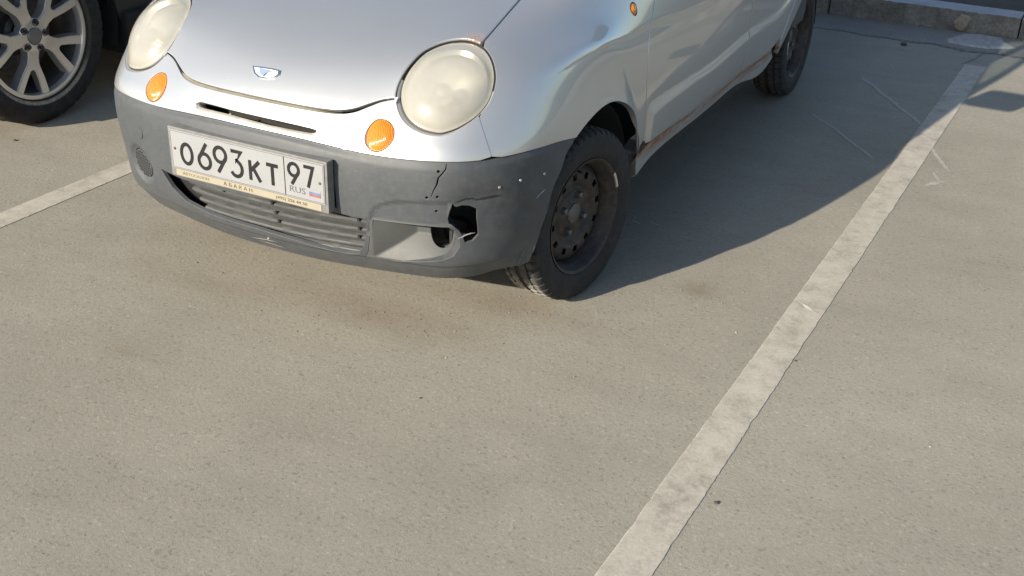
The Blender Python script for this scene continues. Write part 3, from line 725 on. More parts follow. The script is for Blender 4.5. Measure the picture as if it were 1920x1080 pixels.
strip("scuff_mark", [(1.312, 0.30), (1.350, 0.262), (1.392, 0.235)], 0.012, 0.0034, M['scuff_line'], seed=31, wob=0.9)
# ---------------------------------------------------------------- kerb: a row of old concrete kerbstones
def kerb():
    root = empty("kerb", (0, 4.0, 0)); tag(root, "row of old grey concrete kerbstones behind the parked cars", kind='structure')
    rr = random.Random(3)
    def stone(x0, x1, y, dz, seed):
        bm = bmesh.new(); L = x1 - x0
        box_bm(bm, (x0 + x1) / 2, 0.085 + y, 0.055 + dz, L - 0.008, 0.17, 0.13)
        bmesh.ops.subdivide_edges(bm, edges=[e for e in bm.edges if abs(e.verts[0].co.x - e.verts[1].co.x) > 0.1], cuts=int(L / 0.02))
        bmesh.ops.subdivide_edges(bm, edges=[e for e in bm.edges if abs(e.verts[0].co.x - e.verts[1].co.x) < 0.001], cuts=5)
        for v in bm.verts:
            p = v.co * 14 + Vector((seed, 0, 0)); n = noise.noise(p) * 0.006 + noise.noise(p * 3) * 0.004
            edge = 1.0 if (v.co.z > 0.10 + dz and v.co.y < 0.02 + y) else 0.35
            v.co.y += abs(n) * edge * 1.6; v.co.z -= abs(n) * edge * 1.8 if v.co.z > 0.1 else 0
        o = bm_obj("kerbstone", bm, M['kerb'], root, True, 50); o.data.materials.append(M['kerbtop'])
        for p in o.data.polygons:
            if p.normal.z > 0.7: p.material_index = 1
        return o
    xs = [-9.8, -8.8, -7.75, -6.7, -5.65, -4.6, -3.6, -2.6, -1.6, -0.6, 0.455, 1.50, 2.55, 3.6, 4.6, 5.65, 6.7, 7.75, 8.8, 9.8]
    for i in range(len(xs) - 1):
        stone(xs[i], xs[i + 1], 0.0 if i != 9 else -0.035, -0.004 * (i % 2), i * 3.1)
kerb()

def crumbs(name, pts, mat, label, cat, seed, z=0.004, kind=None, group=None):
    r2 = random.Random(seed); bm = bmesh.new()
    for (x, y, s) in pts:
        m = Matrix.Translation((x, y, z + s * 0.3)) @ Matrix.Rotation(r2.random() * 6, 4, 'Z') @ Matrix.Diagonal((s * r2.uniform(.7, 1.4), s * r2.uniform(.7, 1.2), s * 0.7, 1))
        res = bmesh.ops.create_icosphere(bm, subdivisions=1, radius=0.5, matrix=m)
        for v in res['verts']: v.co += Vector((r2.uniform(-1, 1), r2.uniform(-1, 1), r2.uniform(-1, 1))) * s * 0.12
    o = bm_obj(name, bm, mat); return tag(o, label, cat, group, kind)

def mortar_patch():
    # flat spill of pale mortar in the gutter by the kerb, with a few lumps
    out = [(1.22, 3.96), (1.16, 3.80), (1.18, 3.72), (1.28, 3.70), (1.38, 3.70), (1.45, 3.745), (1.52, 3.80), (1.46, 3.88), (1.42, 3.99), (1.30, 4.0)]
    V = [(x, y, 0.0015) for x, y in out] + [(x * 0.86 + 1.34 * 0.14, y * 0.86 + 3.84 * 0.14, 0.009) for x, y in out]
    n = len(out); Fc = [(i, (i + 1) % n, n + (i + 1) % n, n + i) for i in range(n)] + [tuple(range(n, 2 * n))]
    tag(mesh_obj("mortar_patch", V, Fc, M['mortar']), "pale flat patch of spilled mortar in the gutter at the kerb foot", "mortar patch")
mortar_patch()
def mortar_lump():
    bm = bmesh.new(); bmesh.ops.create_icosphere(bm, subdivisions=3, radius=1, matrix=Matrix.Translation((1.20, 4.0, 0.055)) @ Matrix.Diagonal((0.045, 0.018, 0.038, 1)))
    for v in bm.verts: v.co += Vector((0, 0, 0)) + v.normal * 0 + Vector([noise.noise(v.co * 30 + Vector((k * 9, 0, 0))) * 0.028 for k in range(3)])
    M['mortar_tan'] = mat_simple("tan_crumbling_mortar", (0.24, 0.22, 0.18), 0.95, 0, 0.3, 40, 0.6, 90)
    tag(bm_obj("mortar_lump", bm, M['mortar_tan'], None, True), "crumbling tan lump of mortar stuck to the kerb face", "mortar")
mortar_lump()

# grit on the asphalt
def gravel():
    r2 = random.Random(11); V = []; Fc = []
    def grain(x, y, s, z=0.0):
        b = len(V); n = 5; a0 = r2.random() * 6
        for k in range(n):
            a = a0 + 2 * math.pi * k / n; q = s * r2.uniform(.35, .6); V.append((x + math.cos(a) * q, y + math.sin(a) * q, z))
        for k in range(n):
            a = a0 + 2 * math.pi * k / n; q = s * r2.uniform(.2, .35); V.append((x + math.cos(a) * q, y + math.sin(a) * q, z + s * r2.uniform(.3, .5)))
        for k in range(n): Fc.append((b + k, b + (k + 1) % n, b + n + (k + 1) % n, b + n + k))
        Fc.append(tuple(b + n + k for k in range(n)))
    for i in range(1800):
        grain(r2.uniform(-3, 3.2), r2.uniform(-2.0, 3.6), r2.choice([.0015, .002, .002, .003, .004]))
    for (cx, cy, sx, sy, n) in ((0.25, -0.45, .35, .08, 120), (1.04, 0.23, .06, .05, 40), (0.3, 3.75, 1.2, .1, 500), (0.8, 3.95, 1.0, .04, 300), (0.7, -0.15, .2, .05, 60)):
        for i in range(n): grain(r2.gauss(cx, sx), r2.gauss(cy, sy), r2.choice([.002, .003, .004, .006]), 0.004 if cy > 3.6 else 0)
    tag(mesh_obj("gravel", V, Fc, M['stone']), "fine grit scattered over the asphalt", kind='stuff')
gravel()
def pebble(x, y, s, mat, label, cat="stone"):
    bm = bmesh.new(); bmesh.ops.create_icosphere(bm, subdivisions=2, radius=0.5)
    for v in bm.verts: v.co = Vector((v.co.x * s, v.co.y * s * 0.75, v.co.z * s * 0.5)) * (1 + 0.25 * noise.noise(v.co * 4 + Vector((x * 50, y * 50, 0))))
    o = bm_obj("pebble", bm, mat); o.location = (x, y, s * 0.2); tag(o, label, cat)
M['whitecrumb'] = mat_simple("white_crumb", (0.30, 0.29, 0.26), 0.9)
pebble(0.6655, 2.3121, 0.022, M['whitecrumb'], "white crumb on the ground beside the rear tyre of the silver car")
pebble(1.2083, 0.0147, 0.007, M['whitecrumb'], "tiny white stone on open asphalt left of the bay line")
pebble(1.8091, -0.2947, 0.007, M['whitecrumb'], "tiny white stone on open asphalt right of the bay line")
pebble(0.6100, -0.7428, 0.007, M['crackdirt'], "tiny dark stone on open asphalt in front of the silver car")
pebble(0.5614, -0.5333, 0.006, M['whitecrumb'], "tiny pale chip on asphalt ahead of the silver car's bumper")
pebble(1.4024, -0.0555, 0.008, M['crackdirt'], "tiny dark stone touching the edge of the bay line")
pebble(0.9814, 3.5267, 0.035, M['crackdirt'], "dark lump of dirt lying on the gutter seam")
pebble(1.4232, -0.7769, 0.012, M['crackdirt'], "small dark chip of bitumen right of the bay line near the bottom")
pebble(-1.7622, 0.0410, 0.016, M['crackdirt'], "small dark stone on asphalt in front of the black car's wheel")


def straw_wisps():
    root = empty("dry_twig", (0.60, 0.60, 0)); tag(root, "dry tangled twigs lying in shade beside the small car's sill", "twigs")
    r2 = random.Random(5)
    for i in range(5):
        x, y = r2.uniform(0, .22), r2.uniform(-.12, .12); a = r2.uniform(-1, 1); L = r2.uniform(.06, .16); pts = []
        for k in range(6):
            pts.append((x + math.cos(a) * L * k / 5, y + math.sin(a) * L * k / 5, 0.004 + 0.008 * math.sin(k * 0.6) * r2.random())); a += r2.uniform(-.3, .3)
        tube("twig", pts, 0.0010, M['straw'], root, 5)
straw_wisps()

# ---------------------------------------------------------------- wheels
def make_steel_wheel(parent, loc, rz, flip=False):
    w = empty("wheel", loc, rz + (math.pi if flip else 0), parent)
    SEG = 260
    prof = [(.034, .163), (.040, .170), (.0500, .1775), (.0535, .183), (.0565, .196), (.0580, .200), (.0575, .203), (.0585, .215), (.0580, .229), (.0560, .234), (.0555, .237), (.0540, .246), (.0505, .2525), (.0465, .2560),
            (.0400, .2596), (.0370, .2606), (.0240, .2618), (.0225, .2560), (.0185, .2560), (.0170, .2622), (-.0050, .2625), (-.0065, .2565), (-.0235, .2565), (-.0250, .2625), (-.0470, .2622), (-.0485, .2560), (-.0525, .2560), (-.0540, .2618),
            (-.0700, .2600), (-.0780, .2550), (-.0840, .2460), (-.0875, .228), (-.0860, .200), (-.0790, .178), (-.070, .168), (-.064, .163)]
    def mod(i, k, x, r):
        ph = k % 5
        if 12 <= i <= 16 and ph == 0: return x - (0.003 if i < 15 else 0), r - 0.0065
        if 18 < i < 21 and k % 5 == 2: return x, r - 0.005
        if 23 <= i <= 24 and k % 5 == 3: return x, r - 0.005
        if 27 <= i <= 29 and ph == 1: return x, r - 0.0065
        return x, r
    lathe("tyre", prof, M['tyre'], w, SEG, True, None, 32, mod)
    rim = lathe("rim", [(.0500, .1740), (.0525, .1765), (.0530, .1745), (.0505, .1700), (.0460, .1665), (.0380, .1640), (.0300, .1600), (.0250, .1570), (.0150, .1545), (-.010, .1500), (-.060, .1500), (-.085, .165)], M['steelrim'], w, 96)
    dp = [(-.004, .1500), (.004, .1455), (.0080, .1400), (.0130, .1320), (.0150, .1265), (.0160, .1070), (.0135, .1010), (.0080, .0930), (.0020, .0860), (-.001, .0800), (-.0005, .0760), (.0040, .0710), (.0060, .0680), (.0060, .0440), (.0085, .0400), (.0100, .0300)]
    SG = 108
    lathe("wheel_disc", dp, M['steelrim'], w, SG, True, lambda i, k: i == 4 and k % 9 in (0, 1, 2), 40)
    lathe("hub_cap", [(.004, .0330), (.0100, .0325), (.0140, .0300), (.0160, .0240), (.0170, .0120), (.0175, .0005)], M['steel_dull'], w, 40)
    lathe("brake_drum", [(-.06, .125), (-.020, .125), (-.012, .115), (-.008, .02)], M['rust'], w, 40)
    for k in range(4):
        a = math.pi / 4 + 0.35 + k * math.pi / 2
        b = lathe("wheel_nut", [(.005, .0115), (.012, .0105), (.018, .0095), (.0195, .0085), (.0215, .0045), (.0218, .0002)], M['steel_dull'], w, 6, False)
        b.location = (0, 0.0572 * math.cos(a), 0.0572 * math.sin(a))
    bw = lathe("balance_weight", [(.053, .1775), (.0555, .1765), (.0545, .1690), (.051, .1680)], M['screw'], w, 96, True, lambda i, k: not (4 <= k <= 8))
    tube("valve", [(.012, .0, .136), (.040, .0, .132)], .004, M['black_plastic'], w)
    return w

# ---------------------------------------------------------------- the small silver car
S = Surf(NET)
car = empty("parked_car", (0, 0, 0))
tag(car, "small old silver hatchback with round headlights, grey bumper and a broken fog lamp hole", "car")

L0 = F['lens']; nL = len(L0)
def nearest(uv, L): return int(np.argmin(np.linalg.norm((L - np.array(uv)) * SCL, axis=1)))
def per_px_expand(L, base, extra, ang):
    """expansion amounts: base all round plus `extra` towards image angle ang (0 = +v side, 90deg = +u)"""
    c = L.mean(0); d = (L - c) * SCL; a = np.arctan2(d[:, 0], d[:, 1])
    return base + extra * np.clip(np.cos(a - ang), 0, 1) ** 1.3
# keep winding consistent
LW = ccw(L0)
amt = per_px_expand(LW, 0.0035, 0.0095, math.radians(-125))
LH = inset(S, LW, -amt, 1)                      # panel opening round the headlight
i_seam = nearest(F['seam'][0], LH); i_hood = nearest(F['hoodlip'][-1], LH); i_shut = nearest(F['shut'][0], LH)
def arc(a, b, avoid):
    """indices a->b along the loop without passing `avoid`"""
    n = len(LH); r = [(a + k) % n for k in range(((b - a) % n) + 1)]
    if avoid in r[1:-1]: r = [(a - k) % n for k in range(((a - b) % n) + 1)]
    return LH[r]
arc_nose = arc(i_seam, i_hood, i_shut); arc_hood = arc(i_hood, i_shut, i_seam); arc_fend = arc(i_shut, i_seam, i_hood)

bl = F['bump']; bl = np.concatenate([A((bl[0, 0], 0)), bl[1:], A((bl[-1, 0] - .01, 7.0))])
bl = bl[np.argsort(bl[:, 1])]
bumptop = np.concatenate([mir(bl)[:-1], bl])                     # v from -7 to 7
seamb = F['seam'][-1]
hl = F['hoodlip']; hl = np.concatenate([A((hl[0, 0], 0)), hl[1:-1], arc_hood[:1]])

# --- bumper ---
recess, brow = ccw(F['recess']), ccw(F['brow'])
lrec = mir(recess)
mesh_c = (2.02, -3.02); lmesh = circle_uv(S, mesh_c, 0.045, 28)
def bump_disp(uv, p):
    d = np.zeros(len(uv))
    s = sdist(uv, brow); d -= 0.0045 * sstep(s, -0.005, 0.006)
    
    # shallow lip along the bottom and a soft fold below the top edge
    d -= 0.004 * sstep(p[:, 2], 0.262, 0.252) * (np.abs(uv[:, 1]) < 6)
    ub = np.interp(np.abs(uv[:, 1]), bl[:, 1], bl[:, 0])
    k = (ub - uv[:, 0]); d -= 0.004 * sstep(k, 0.34, 0.02)
    s = sdist(uv, ccw(lmesh)); d -= 0.010 * sstep(s, -0.020, 0.0) * (uv[:, 1] < 0)
    # dents and waviness of the battered corner
    d += 0.0022 * np.sin(uv[:, 0] * 5.1 + uv[:, 1] * 3.3) * sstep(uv[:, 1], 3.6, 5.0)
    c = np.exp(-(((uv[:, 0] - 2.95) * SCL[0]) ** 2 + ((uv[:, 1] - 4.25) * SCL[1]) ** 2 * 0.25) / 0.0006); d -= 0.007 * c
    return d
def slit(pts, w):
    P = np.array(pts); m = len(P); ww = w * np.clip(np.minimum(np.arange(m) + .6, m - 1 - np.arange(m) + .3) / 2, 0.25, 1)
    t = np.gradient(P, axis=0); nrm = np.stack([-t[:, 1], t[:, 0]], -1); nrm /= np.linalg.norm(nrm * SCL, axis=1, keepdims=True)
    return ccw(np.concatenate([P + nrm * ww[:, None] / 2, (P - nrm * ww[:, None] / 2)[::-1]]))
crack = F['crack'].copy(); crack[0, 0] -= .05
holes = [F['grille'], recess, F['broken'], lmesh, slit(crack, 0.0035)]
hd = [0.012, 0.060, 0.006, 0.010, 0.010]; hg = [0.001, 0.0, 0.0, 0.001, 0.0]
for k in (0, 1, 2, 7):
    holes.append(circle_uv(S, F['dots'][k], 0.0038, 8)); hd.append(0.006); hg.append(0.0)
bo = np.concatenate([np.stack([0 * np.arange(-7, 7.01, .25) + 0.0, np.arange(-7, 7.01, .25)], -1),
                     A(*[(u, 7.0) for u in np.arange(.25, bl[-1, 0] - .1, .25)]), bumptop[::-1],
                     A(*[(u, -7.0) for u in np.arange(bl[-1, 0] - .25, .2, -.25)])])
# the smallest holes need a smaller roll radius
bumper = region(S, "front_bumper", bo, M['bumper'], car, holes, step=0.0075, sb=0.006, gap=0.0008, r=0.0012, depth=0.020, disp=bump_disp, hole_depth=hd, hole_gap=hg)

# fog lamp recess (broken side): a sloping bowl that ends in an empty round hole
rc0, rc1 = recess.min(0), recess.max(0)
fog_c = np.array([1.78, 3.66])
def rec_disp(uv, p):
    s = np.clip((uv[:, 1] - 2.15) / (3.0 - 2.15), 0, 1.0); t = np.clip((uv[:, 0] - (0.93 + (uv[:, 1] - 2.1) * 0.0)) / 0.75, 0, 1.0)
    k = 0.06; h = np.clip(0.5 + 0.5 * (t - s) / k, 0, 1); return -0.060 * (t * (1 - h) + s * h - k * h * (1 - h)) - 0.001
foghole = circle_uv(S, fog_c, 0.0400, 32); foghole[:, 0] = np.minimum(foghole[:, 0], 2.20)
foghole = foghole[in_poly(foghole, inset(S, ccw(resample(S, recess, .01)), 0.006, 1))]
region(S, "fog_lamp_recess", recess, M['bumper_light'], car, [foghole] if len(foghole) > 5 else (), step=0.004, sb=0.004, gap=0.0, r=0.0012, depth=0.004, disp=rec_disp, hole_depth=[0.012], hole_gap=[0.0])
# bracket bits seen through the hole
fp = S.P(fog_c[None])[0]
lathe_o = lathe("fog_lamp_socket", [(0, .036), (-.03, .034), (-.05, .020), (-.055, .001)], M['black_plastic'], car, 24); lathe_o.location = fp + np.array([-.004, .085, .0]); lathe_o.rotation_euler = (0, 0, math.radians(-70))
box("fog_lamp_bracket", (fp[0] - .012, fp[1] + .075, fp[2]), (.010, .012, .09), M['black_plastic'], car, 0.002)

# parking-light blank and perforated fog lamp cover on the other side
region(S, "fog_lamp_cover", lmesh, M['bumper'], car, step=0.010, gap=0.0016, r=0.001, depth=0.006, off=-0.009)
def dots_part():
    c = np.array(mesh_c); Ju, Jv = S.jac(c[None]); e1 = Jv[0] / np.linalg.norm(Jv[0]); n = S.N(c[None])[0]; e2 = np.cross(e1, n); e2 /= np.linalg.norm(e2); p0 = S.P(c[None])[0]
    V = []; Fc = []
    M2 = np.stack([Ju[0], Jv[0]], 1)
    for i in range(-5, 6):
        for j in range(-5, 6):
            x = i * .0105 + (j % 2) * .00525; y = j * .0092
            if x * x + y * y > .0385 ** 2: continue
            uv = c + np.linalg.lstsq(M2, e1 * x + e2 * y, rcond=None)[0]; q = S.P(uv[None])[0] - n * 0.0070
            b = len(V)
            for k in range(6): a = k * math.pi / 3; V.append(q + (e1 * math.cos(a) + e2 * math.sin(a)) * .0033)
            Fc.append(tuple(b + k for k in range(6)))
    o = mesh_obj("cover_holes", V, Fc, M['black'], car); o['kind'] = 'stuff'
dots_part()
region(S, "tow_eye_cover", circle_uv(S, (3.08, -2.72), 0.016, 20), M['bumper'], car, step=0.02, gap=0.0, r=0.0012, depth=0.004, off=0.0022)

# screw and rivet heads, cracks
for k in (4, 5, 6):
    uv = F['dots'][k][None]; p = S.P(uv, bump_disp)[0]; n = S.N(uv)[0]
    o = lathe("rivet", [(0, .0042), (.0018, .0038), (.0028, .0022), (.0031, .0002)], M['screw'], car, 12); o.location = p; o.rotation_euler = Vector(n).to_track_quat('X', 'Z').to_euler()
def surf_ribbon(name, pts, w, off, mat, parent, disp=None, seed=0):
    P = np.array(pts, float); m = len(P); k = 6; Q = np.array([P[i] + (P[i + 1] - P[i]) * t / k for i in range(m - 1) for t in range(k)] + [P[-1]])
    nn = len(Q); jit = np.array([[noise.noise(Vector((i * .5, seed, 0))), noise.noise(Vector((i * .5, seed, 8)))] for i in range(nn)]) * 0.004 / SCL * .4; Q = Q + jit
    t = np.gradient(Q * SCL, axis=0); t /= np.linalg.norm(t, axis=1, keepdims=True) + 1e-9; nr = np.stack([-t[:, 1], t[:, 0]], -1) / SCL
    ww = w * np.clip(np.minimum(np.arange(nn) + .5, nn - .5 - np.arange(nn)) / 4, .2, 1)
    a = Q + nr * ww[:, None] / 2; b = Q - nr * ww[:, None] / 2
    V = np.concatenate([S.P(a, disp) + S.N(a) * off, S.P(b, disp) + S.N(b) * off])
    return mesh_obj(name, V, [(i, i + 1, nn + i + 1, nn + i) for i in range(nn - 1)], mat, parent)
surf_ribbon("crack", F['crack2'], 0.006, 0.0006, M['black'], car, bump_disp, 2)
surf_ribbon("crack", [(2.95, 3.93), (3.05, 4.15), (3.0, 4.4)], 0.004, 0.0006, M['black'], car, bump_disp, 5)
M['scratch'] = mat_simple("pale_scratch", (0.33, 0.33, 0.32), 0.7)
for i, (a, b) in enumerate((((0.45, -.35), (0.62, .25)), ((0.38, -.2), (0.30, .35)), ((0.6, .05), (0.8, .12)), ((1.9, 4.0), (2.05, 4.35)), ((2.6, 5.9), (2.75, 6.4)))):
    surf_ribbon("scratch", [a, ((a[0] + b[0]) / 2 + .03, (a[1] + b[1]) / 2), b], 0.003, 0.0005, M['scratch'], car, bump_disp, i)

# --- lower grille: louvre slats behind the opening ---
opn = ccw(F['grille'])
def slats():
    zs = np.linspace(0.402, 0.236, 7)
    us = [None] * len(zs)
    def u_at(z, v):
        uu = np.linspace(0.2, 3.5, 300); P = S.P(np.stack([uu, 0 * uu + v], -1)); return float(np.interp(z, P[:, 2], uu))
    rr = random.Random(4)
    for k in range(6):
        vl = (-1.66, -1.55, -1.45, -1.32, -1.25, -1.2)[k]; vr = 2.32
        vs = np.linspace(vl, vr, 60); rows = []; offs = []
        zt, zb = zs[k], zs[k + 1]
        prof = [(zt - .001, -.042), (zt, -.016), (zt - .002, -.0125), (zt - .006, -.0125), ((zt + zb) / 2, -.0175), (zb + .0045, -.0225), (zb + .0025, -.042)]
        G = np.array([[(u_at(z, v), v) for v in vs] for z, _ in prof]); O = np.array([[o + (rr.uniform(-.0006, .0006) if j else 0) for j in range(len(vs))] for _, o in prof])
        o = sheet(S, "slat", G, M['bumper_light'], car, O); o.data.set_sharp_from_angle(angle=math.radians(30))
    vs = np.linspace(-2.6, 2.7, 50); G = np.array([[(u, v) for v in vs] for u in np.linspace(0.45, 3.2, 8)]); sheet(S, "grille_backing", G, M['black'], car, np.full(G.shape[:2], -.040))
    for (v, k) in ((0.35, 1), (0.40, 2), (0.42, 3), (-.75, 0), (-.66, 1), (1.9, 1), (1.9, 2), (1.88, 3)):
        z = zs[k] + .001; uv = np.array([[u_at(z, v), v]]); p = S.P(uv)[0] + S.N(uv)[0] * -.0115
        box("louvre_notch", tuple(p), (.007, .006, .008), M['black'], car)
slats()

# --- nose panel with the narrow air slot ---
nose_top = hl.copy(); nose_top[:, 0] -= np.interp(nose_top[:, 1], [0, 1.6, 2.0, 2.5], [.115, .115, .05, .0])
nose_r = np.concatenate([bl[bl[:, 1] < seamb[1] - .02], F['seam'][::-1][:-1], arc_nose, nose_top[::-1][1:-1]])
nose_o = np.concatenate([nose_r, A((nose_top[0, 0], 0)), mir(nose_r)[:-1]])
indc = ccw(F['indic']); ih = inset(S, indc, -per_px_expand(indc, 0.0015, 0.0045, math.radians(-150)), 1)
slot = ccw(F['slot'])
region(S, "nose_panel", nose_o, M['paint'], car, [slot, ih, mir(ih)], step=0.012, sb=0.007, gap=0.0003, r=0.0007, depth=0.020, hole_depth=[0.022, 0.008, 0.008])
# slot interior: sloping lower lip and a thin wire
vs = np.linspace(-1.03, 1.05, 40)
sc = np.array([np.interp(vs, *zip(*sorted(((v, u) for u, v in slot[slot[:, 0] < np.interp(slot[:, 1], [-1, 1], [5.15, 5.0])]), key=lambda q: q[0])))])[0]
G = np.array([[(sc[i] - .02 + d, v) for i, v in enumerate(vs)] for d in (0, .165, .17)])
M['lip'] = mat_simple('bare_dusty_lip', (0.42, 0.39, 0.33), 0.6)
sheet(S, "slot_lower_lip", G, M['lip'], car, np.array([[-.001] * 40, [-.006] * 40, [-.035] * 40]))
P = S.P(np.stack([sc + .12, vs], -1)) + S.N(np.stack([sc + .12, vs], -1)) * -.012
tube("slot_wire", [tuple(p) for p in P[8:36:3]], .0012, M['chrome'], car, 6)
box("slot_tab", tuple(P[12]), (.006, .006, .012), M['chrome'], car, .001)

M['dusty_paint'] = mat_simple("dusty_painted_ledge", (0.20, 0.185, 0.155), 0.6, 0.1, 0.15, 30)
vs = np.linspace(-1.95, 1.30, 50); hu = np.interp(np.abs(vs), hl[:13, 1], hl[:13, 0]); nu_ = np.interp(np.abs(vs), nose_top[:13, 1], nose_top[:13, 0])
G = np.array([[(nu_[i] - .01 + (hu[i] - nu_[i] + .02) * t, v) for i, v in enumerate(vs)] for t in (0, .5, 1)])
rr_ = sstep(vs, 0.6, 1.3)
sheet(S, "hood_ledge", G, M['dusty_paint'], car, np.array([-.002 - .004 * rr_, -.004 - .008 * rr_, -.006 - .012 * rr_]))
# --- hood (bonnet) ---
shut = np.concatenate([F['shut'], A((9.5, 3.12), (9.90, 3.02))])
hood_r = np.concatenate([hl[:-1], arc_hood, shut])
hood_o = np.concatenate([hood_r, mir(hood_r)])
region(S, "hood", hood_o, M['paint'], car, step=0.020, sb=0.008, gap=0.0016, r=0.0028, depth=0.016, off=0.0035)

# --- front fenders, doors, sills: built for one side, mirrored for the other ---
door = F['door']; rust = F['rust']; rust = rust[np.argsort(rust[:, 0])]
k1 = rust[rust[:, 0] < door[-1, 0] - .02]
def rust_v(u): return float(np.interp(u, rust[:, 0], rust[:, 1]))
cre, rid = F['crease'], F['ridge']
cre = np.concatenate([cre, A((12.6, 5.30), (14.5, 5.25))])
def side_disp(uv, p):
    av = np.abs(uv[:, 1]); d = np.zeros(len(uv))
    # shoulder fold running back from the headlight: skin above it stands proud
    vc = np.interp(uv[:, 0], cre[:, 0], cre[:, 1]); k = (av - vc) * 0.13
    fade = sstep(uv[:, 0], 6.9, 8.2) * sstep(uv[:, 0], 16, 14.5)
    d += 0.0035 * (1 - sstep(k, -0.010, 0.010)) * fade * sstep(vc - av, 1.2, 0.3)
    # door ridge: skin below it stands proud, its top catches the sky
    vr = np.interp(uv[:, 0], rid[:, 0], rid[:, 1]); k = (av - vr) * 0.15
    fade = sstep(uv[:, 0], 9.55, 9.75) * sstep(uv[:, 0], 15.5, 14.0)
    d += 0.010 * sstep(k, -0.011, 0.009) * fade * sstep(av - vr, 1.6, 0.1)
    return d
fend = np.concatenate([F['seam'][::-1][:1], bl[bl[:, 1] > seamb[1] + .02], A(*[(u, 7.0) for u in np.arange(bl[-1, 0] + .15, 9.0, .15)]), A((9.02, 7.0)), k1[:], door[::-1],
                       A((10.0, 4.3), (9.93, 4.0), (9.92, 3.5)), shut[::-1], arc_fend[1:-1], F['seam'][:-1]])
fd_low = A(*[(u, rust_v(u)) for u in np.arange(9.65, 12.56, .25)])
dl = door.copy(); dl[-1] = (9.50, rust_v(9.5))
fdoor = np.concatenate([dl, fd_low, A((12.60, rust_v(12.6)), (12.60, 5.2), (12.60, 4.3), (11.5, 4.3), (10.6, 4.3), (10.12, 4.35))])
rdoor = np.concatenate([A(*[(u, rust_v(u)) for u in np.arange(12.62, 14.0, .2)]), A((14.02, rust_v(13.6) - .03), (14.25, 6.2), (14.5, 5.6), (14.55, 5.0), (14.5, 4.3), (13.5, 4.3), (12.62, 4.3), (12.62, 5.2))])
sill = np.concatenate([k1[::1], A(*[(u, rust_v(u)) for u in np.arange(9.6, 14.01, .3)]), A((14.0, 7.0), (13, 7.0), (12, 7), (11, 7), (10, 7), (9.5, 7), (9.05, 7.0))])
quart = np.concatenate([A((14.02, rust_v(13.6) + .05), (14.02, 7.0)), A(*[(u, 7.0) for u in np.arange(14.2, 16.96, .15)]), A((16.98, 6), (16.98, 5), (16.98, 4.3), (15.8, 4.3), (14.52, 4.3), (14.57, 5.0), (14.52, 5.6), (14.27, 6.2))])
for sg in (1, -1):
    q = (lambda L: L) if sg > 0 else mir
    rep = circle_uv(S, F['repeater'][0], 0.0190, 20, 1.1, 1.0)
    region(S, "front_fender", q(fend), M['paint'], car, [q(rep)], step=0.010, sb=0.007, gap=0.0003, r=0.0007, depth=0.016, disp=side_disp, off=-0.0012, hole_depth=[.006])
    o = dome(S, "side_repeater", q(circle_uv(S, F['repeater'][0], 0.0170, 20, 1.1, 1.0)), M['amber'], car, 0.0005, 0.009, 6, 2.5, 0.006)
    region(S, "front_door", q(fdoor), M['paint'], car, step=0.012, sb=0.014, gap=0.0010, r=0.0016, depth=0.020, disp=side_disp)
    region(S, "rear_door", q(rdoor), M['paint'], car, step=0.016, sb=0.018, gap=0.0006, r=0.0010, depth=0.020, disp=side_disp)
    region(S, "sill", q(sill), M['paint'], car, step=0.025, sb=0.014, gap=0.0020, r=0.0030, depth=0.05, off=-0.006)
    region(S, "rear_quarter_panel", q(quart), M['paint'], car, step=0.035, sb=0.02, gap=0.002, r=0.0025, depth=0.016, disp=side_disp)

M['seam_rust'] = mat_simple("rusty_seam", (0.045, 0.022, 0.012), 0.9, 0, 0.6, 60)
for sg in (1, -1):
    pts = np.array([(u, rust_v(u) * sg) for u in np.arange(9.2, 13.9, .2)])
    surf_ribbon("sill_seam_rust", pts, 0.007, 0.0008, M['seam_rust'], car, None, 3)
# --- cabin shell with windows ---
ws = A((10.35, 0), (10.35, 1.5), (10.40, 2.55), (10.55, 2.78), (11.0, 2.80), (11.85, 2.70), (12.02, 2.50), (12.10, 1.5), (12.12, 0)); ws = np.concatenate([ws, mir(ws)[1:-1]])
rw = A((15.75, 0), (15.75, 1.8), (15.8, 2.5), (16.2, 2.75), (16.75, 2.75), (16.8, 2.0), (16.8, 0)); rw = np.concatenate([rw, mir(rw)[1:-1]])
sw1 = A((10.75, 4.05), (11.5, 4.08), (12.5, 4.08), (12.5, 3.25), (12.3, 3.18), (11.9, 3.22), (11.3, 3.55))
sw2 = A((12.72, 4.08), (14.4, 4.08), (14.5, 3.8), (14.4, 3.3), (14.2, 3.2), (12.72, 3.2))
co = np.concatenate([A(*[(9.96, v) for v in np.arange(-4.2, 4.21, .6)]), A(*[(u, 4.28) for u in np.arange(10.2, 16.9, .4)]), A(*[(16.96, v) for v in np.arange(4.2, -4.21, -.6)]), A(*[(u, -4.28) for u in np.arange(16.8, 10.1, -.4)])])
region(S, "cabin_shell", co, M['paint'], car, [ws, rw, sw1, sw2, mir(sw1), mir(sw2)], step=0.04, sb=0.03, gap=0.002, r=0.003, depth=0.02)
for nm, L in (("windscreen", ws), ("rear_window", rw), ("side_window", sw1), ("side_window", sw2), ("side_window", mir(sw1)), ("side_window", mir(sw2))):
    region(S, nm, L, M['glass'], car, step=0.06, sb=0.03, gap=-0.006, r=0.001, depth=0.004, off=-0.006)
tg = np.concatenate([A(*[(17.0, v) for v in np.arange(-7, 7.01, .5)]), A(*[(17.95, v) for v in np.arange(7, -7.01, -.5)])])
region(S, "tailgate", tg, M['paint'], car, step=0.04, sb=0.03, gap=0.002, r=0.003, depth=0.02)
rb = np.concatenate([A(*[(17.98, v) for v in np.arange(-7, 7.01, .5)]), A(*[(18.98, v) for v in np.arange(7, -7.01, -.5)])])
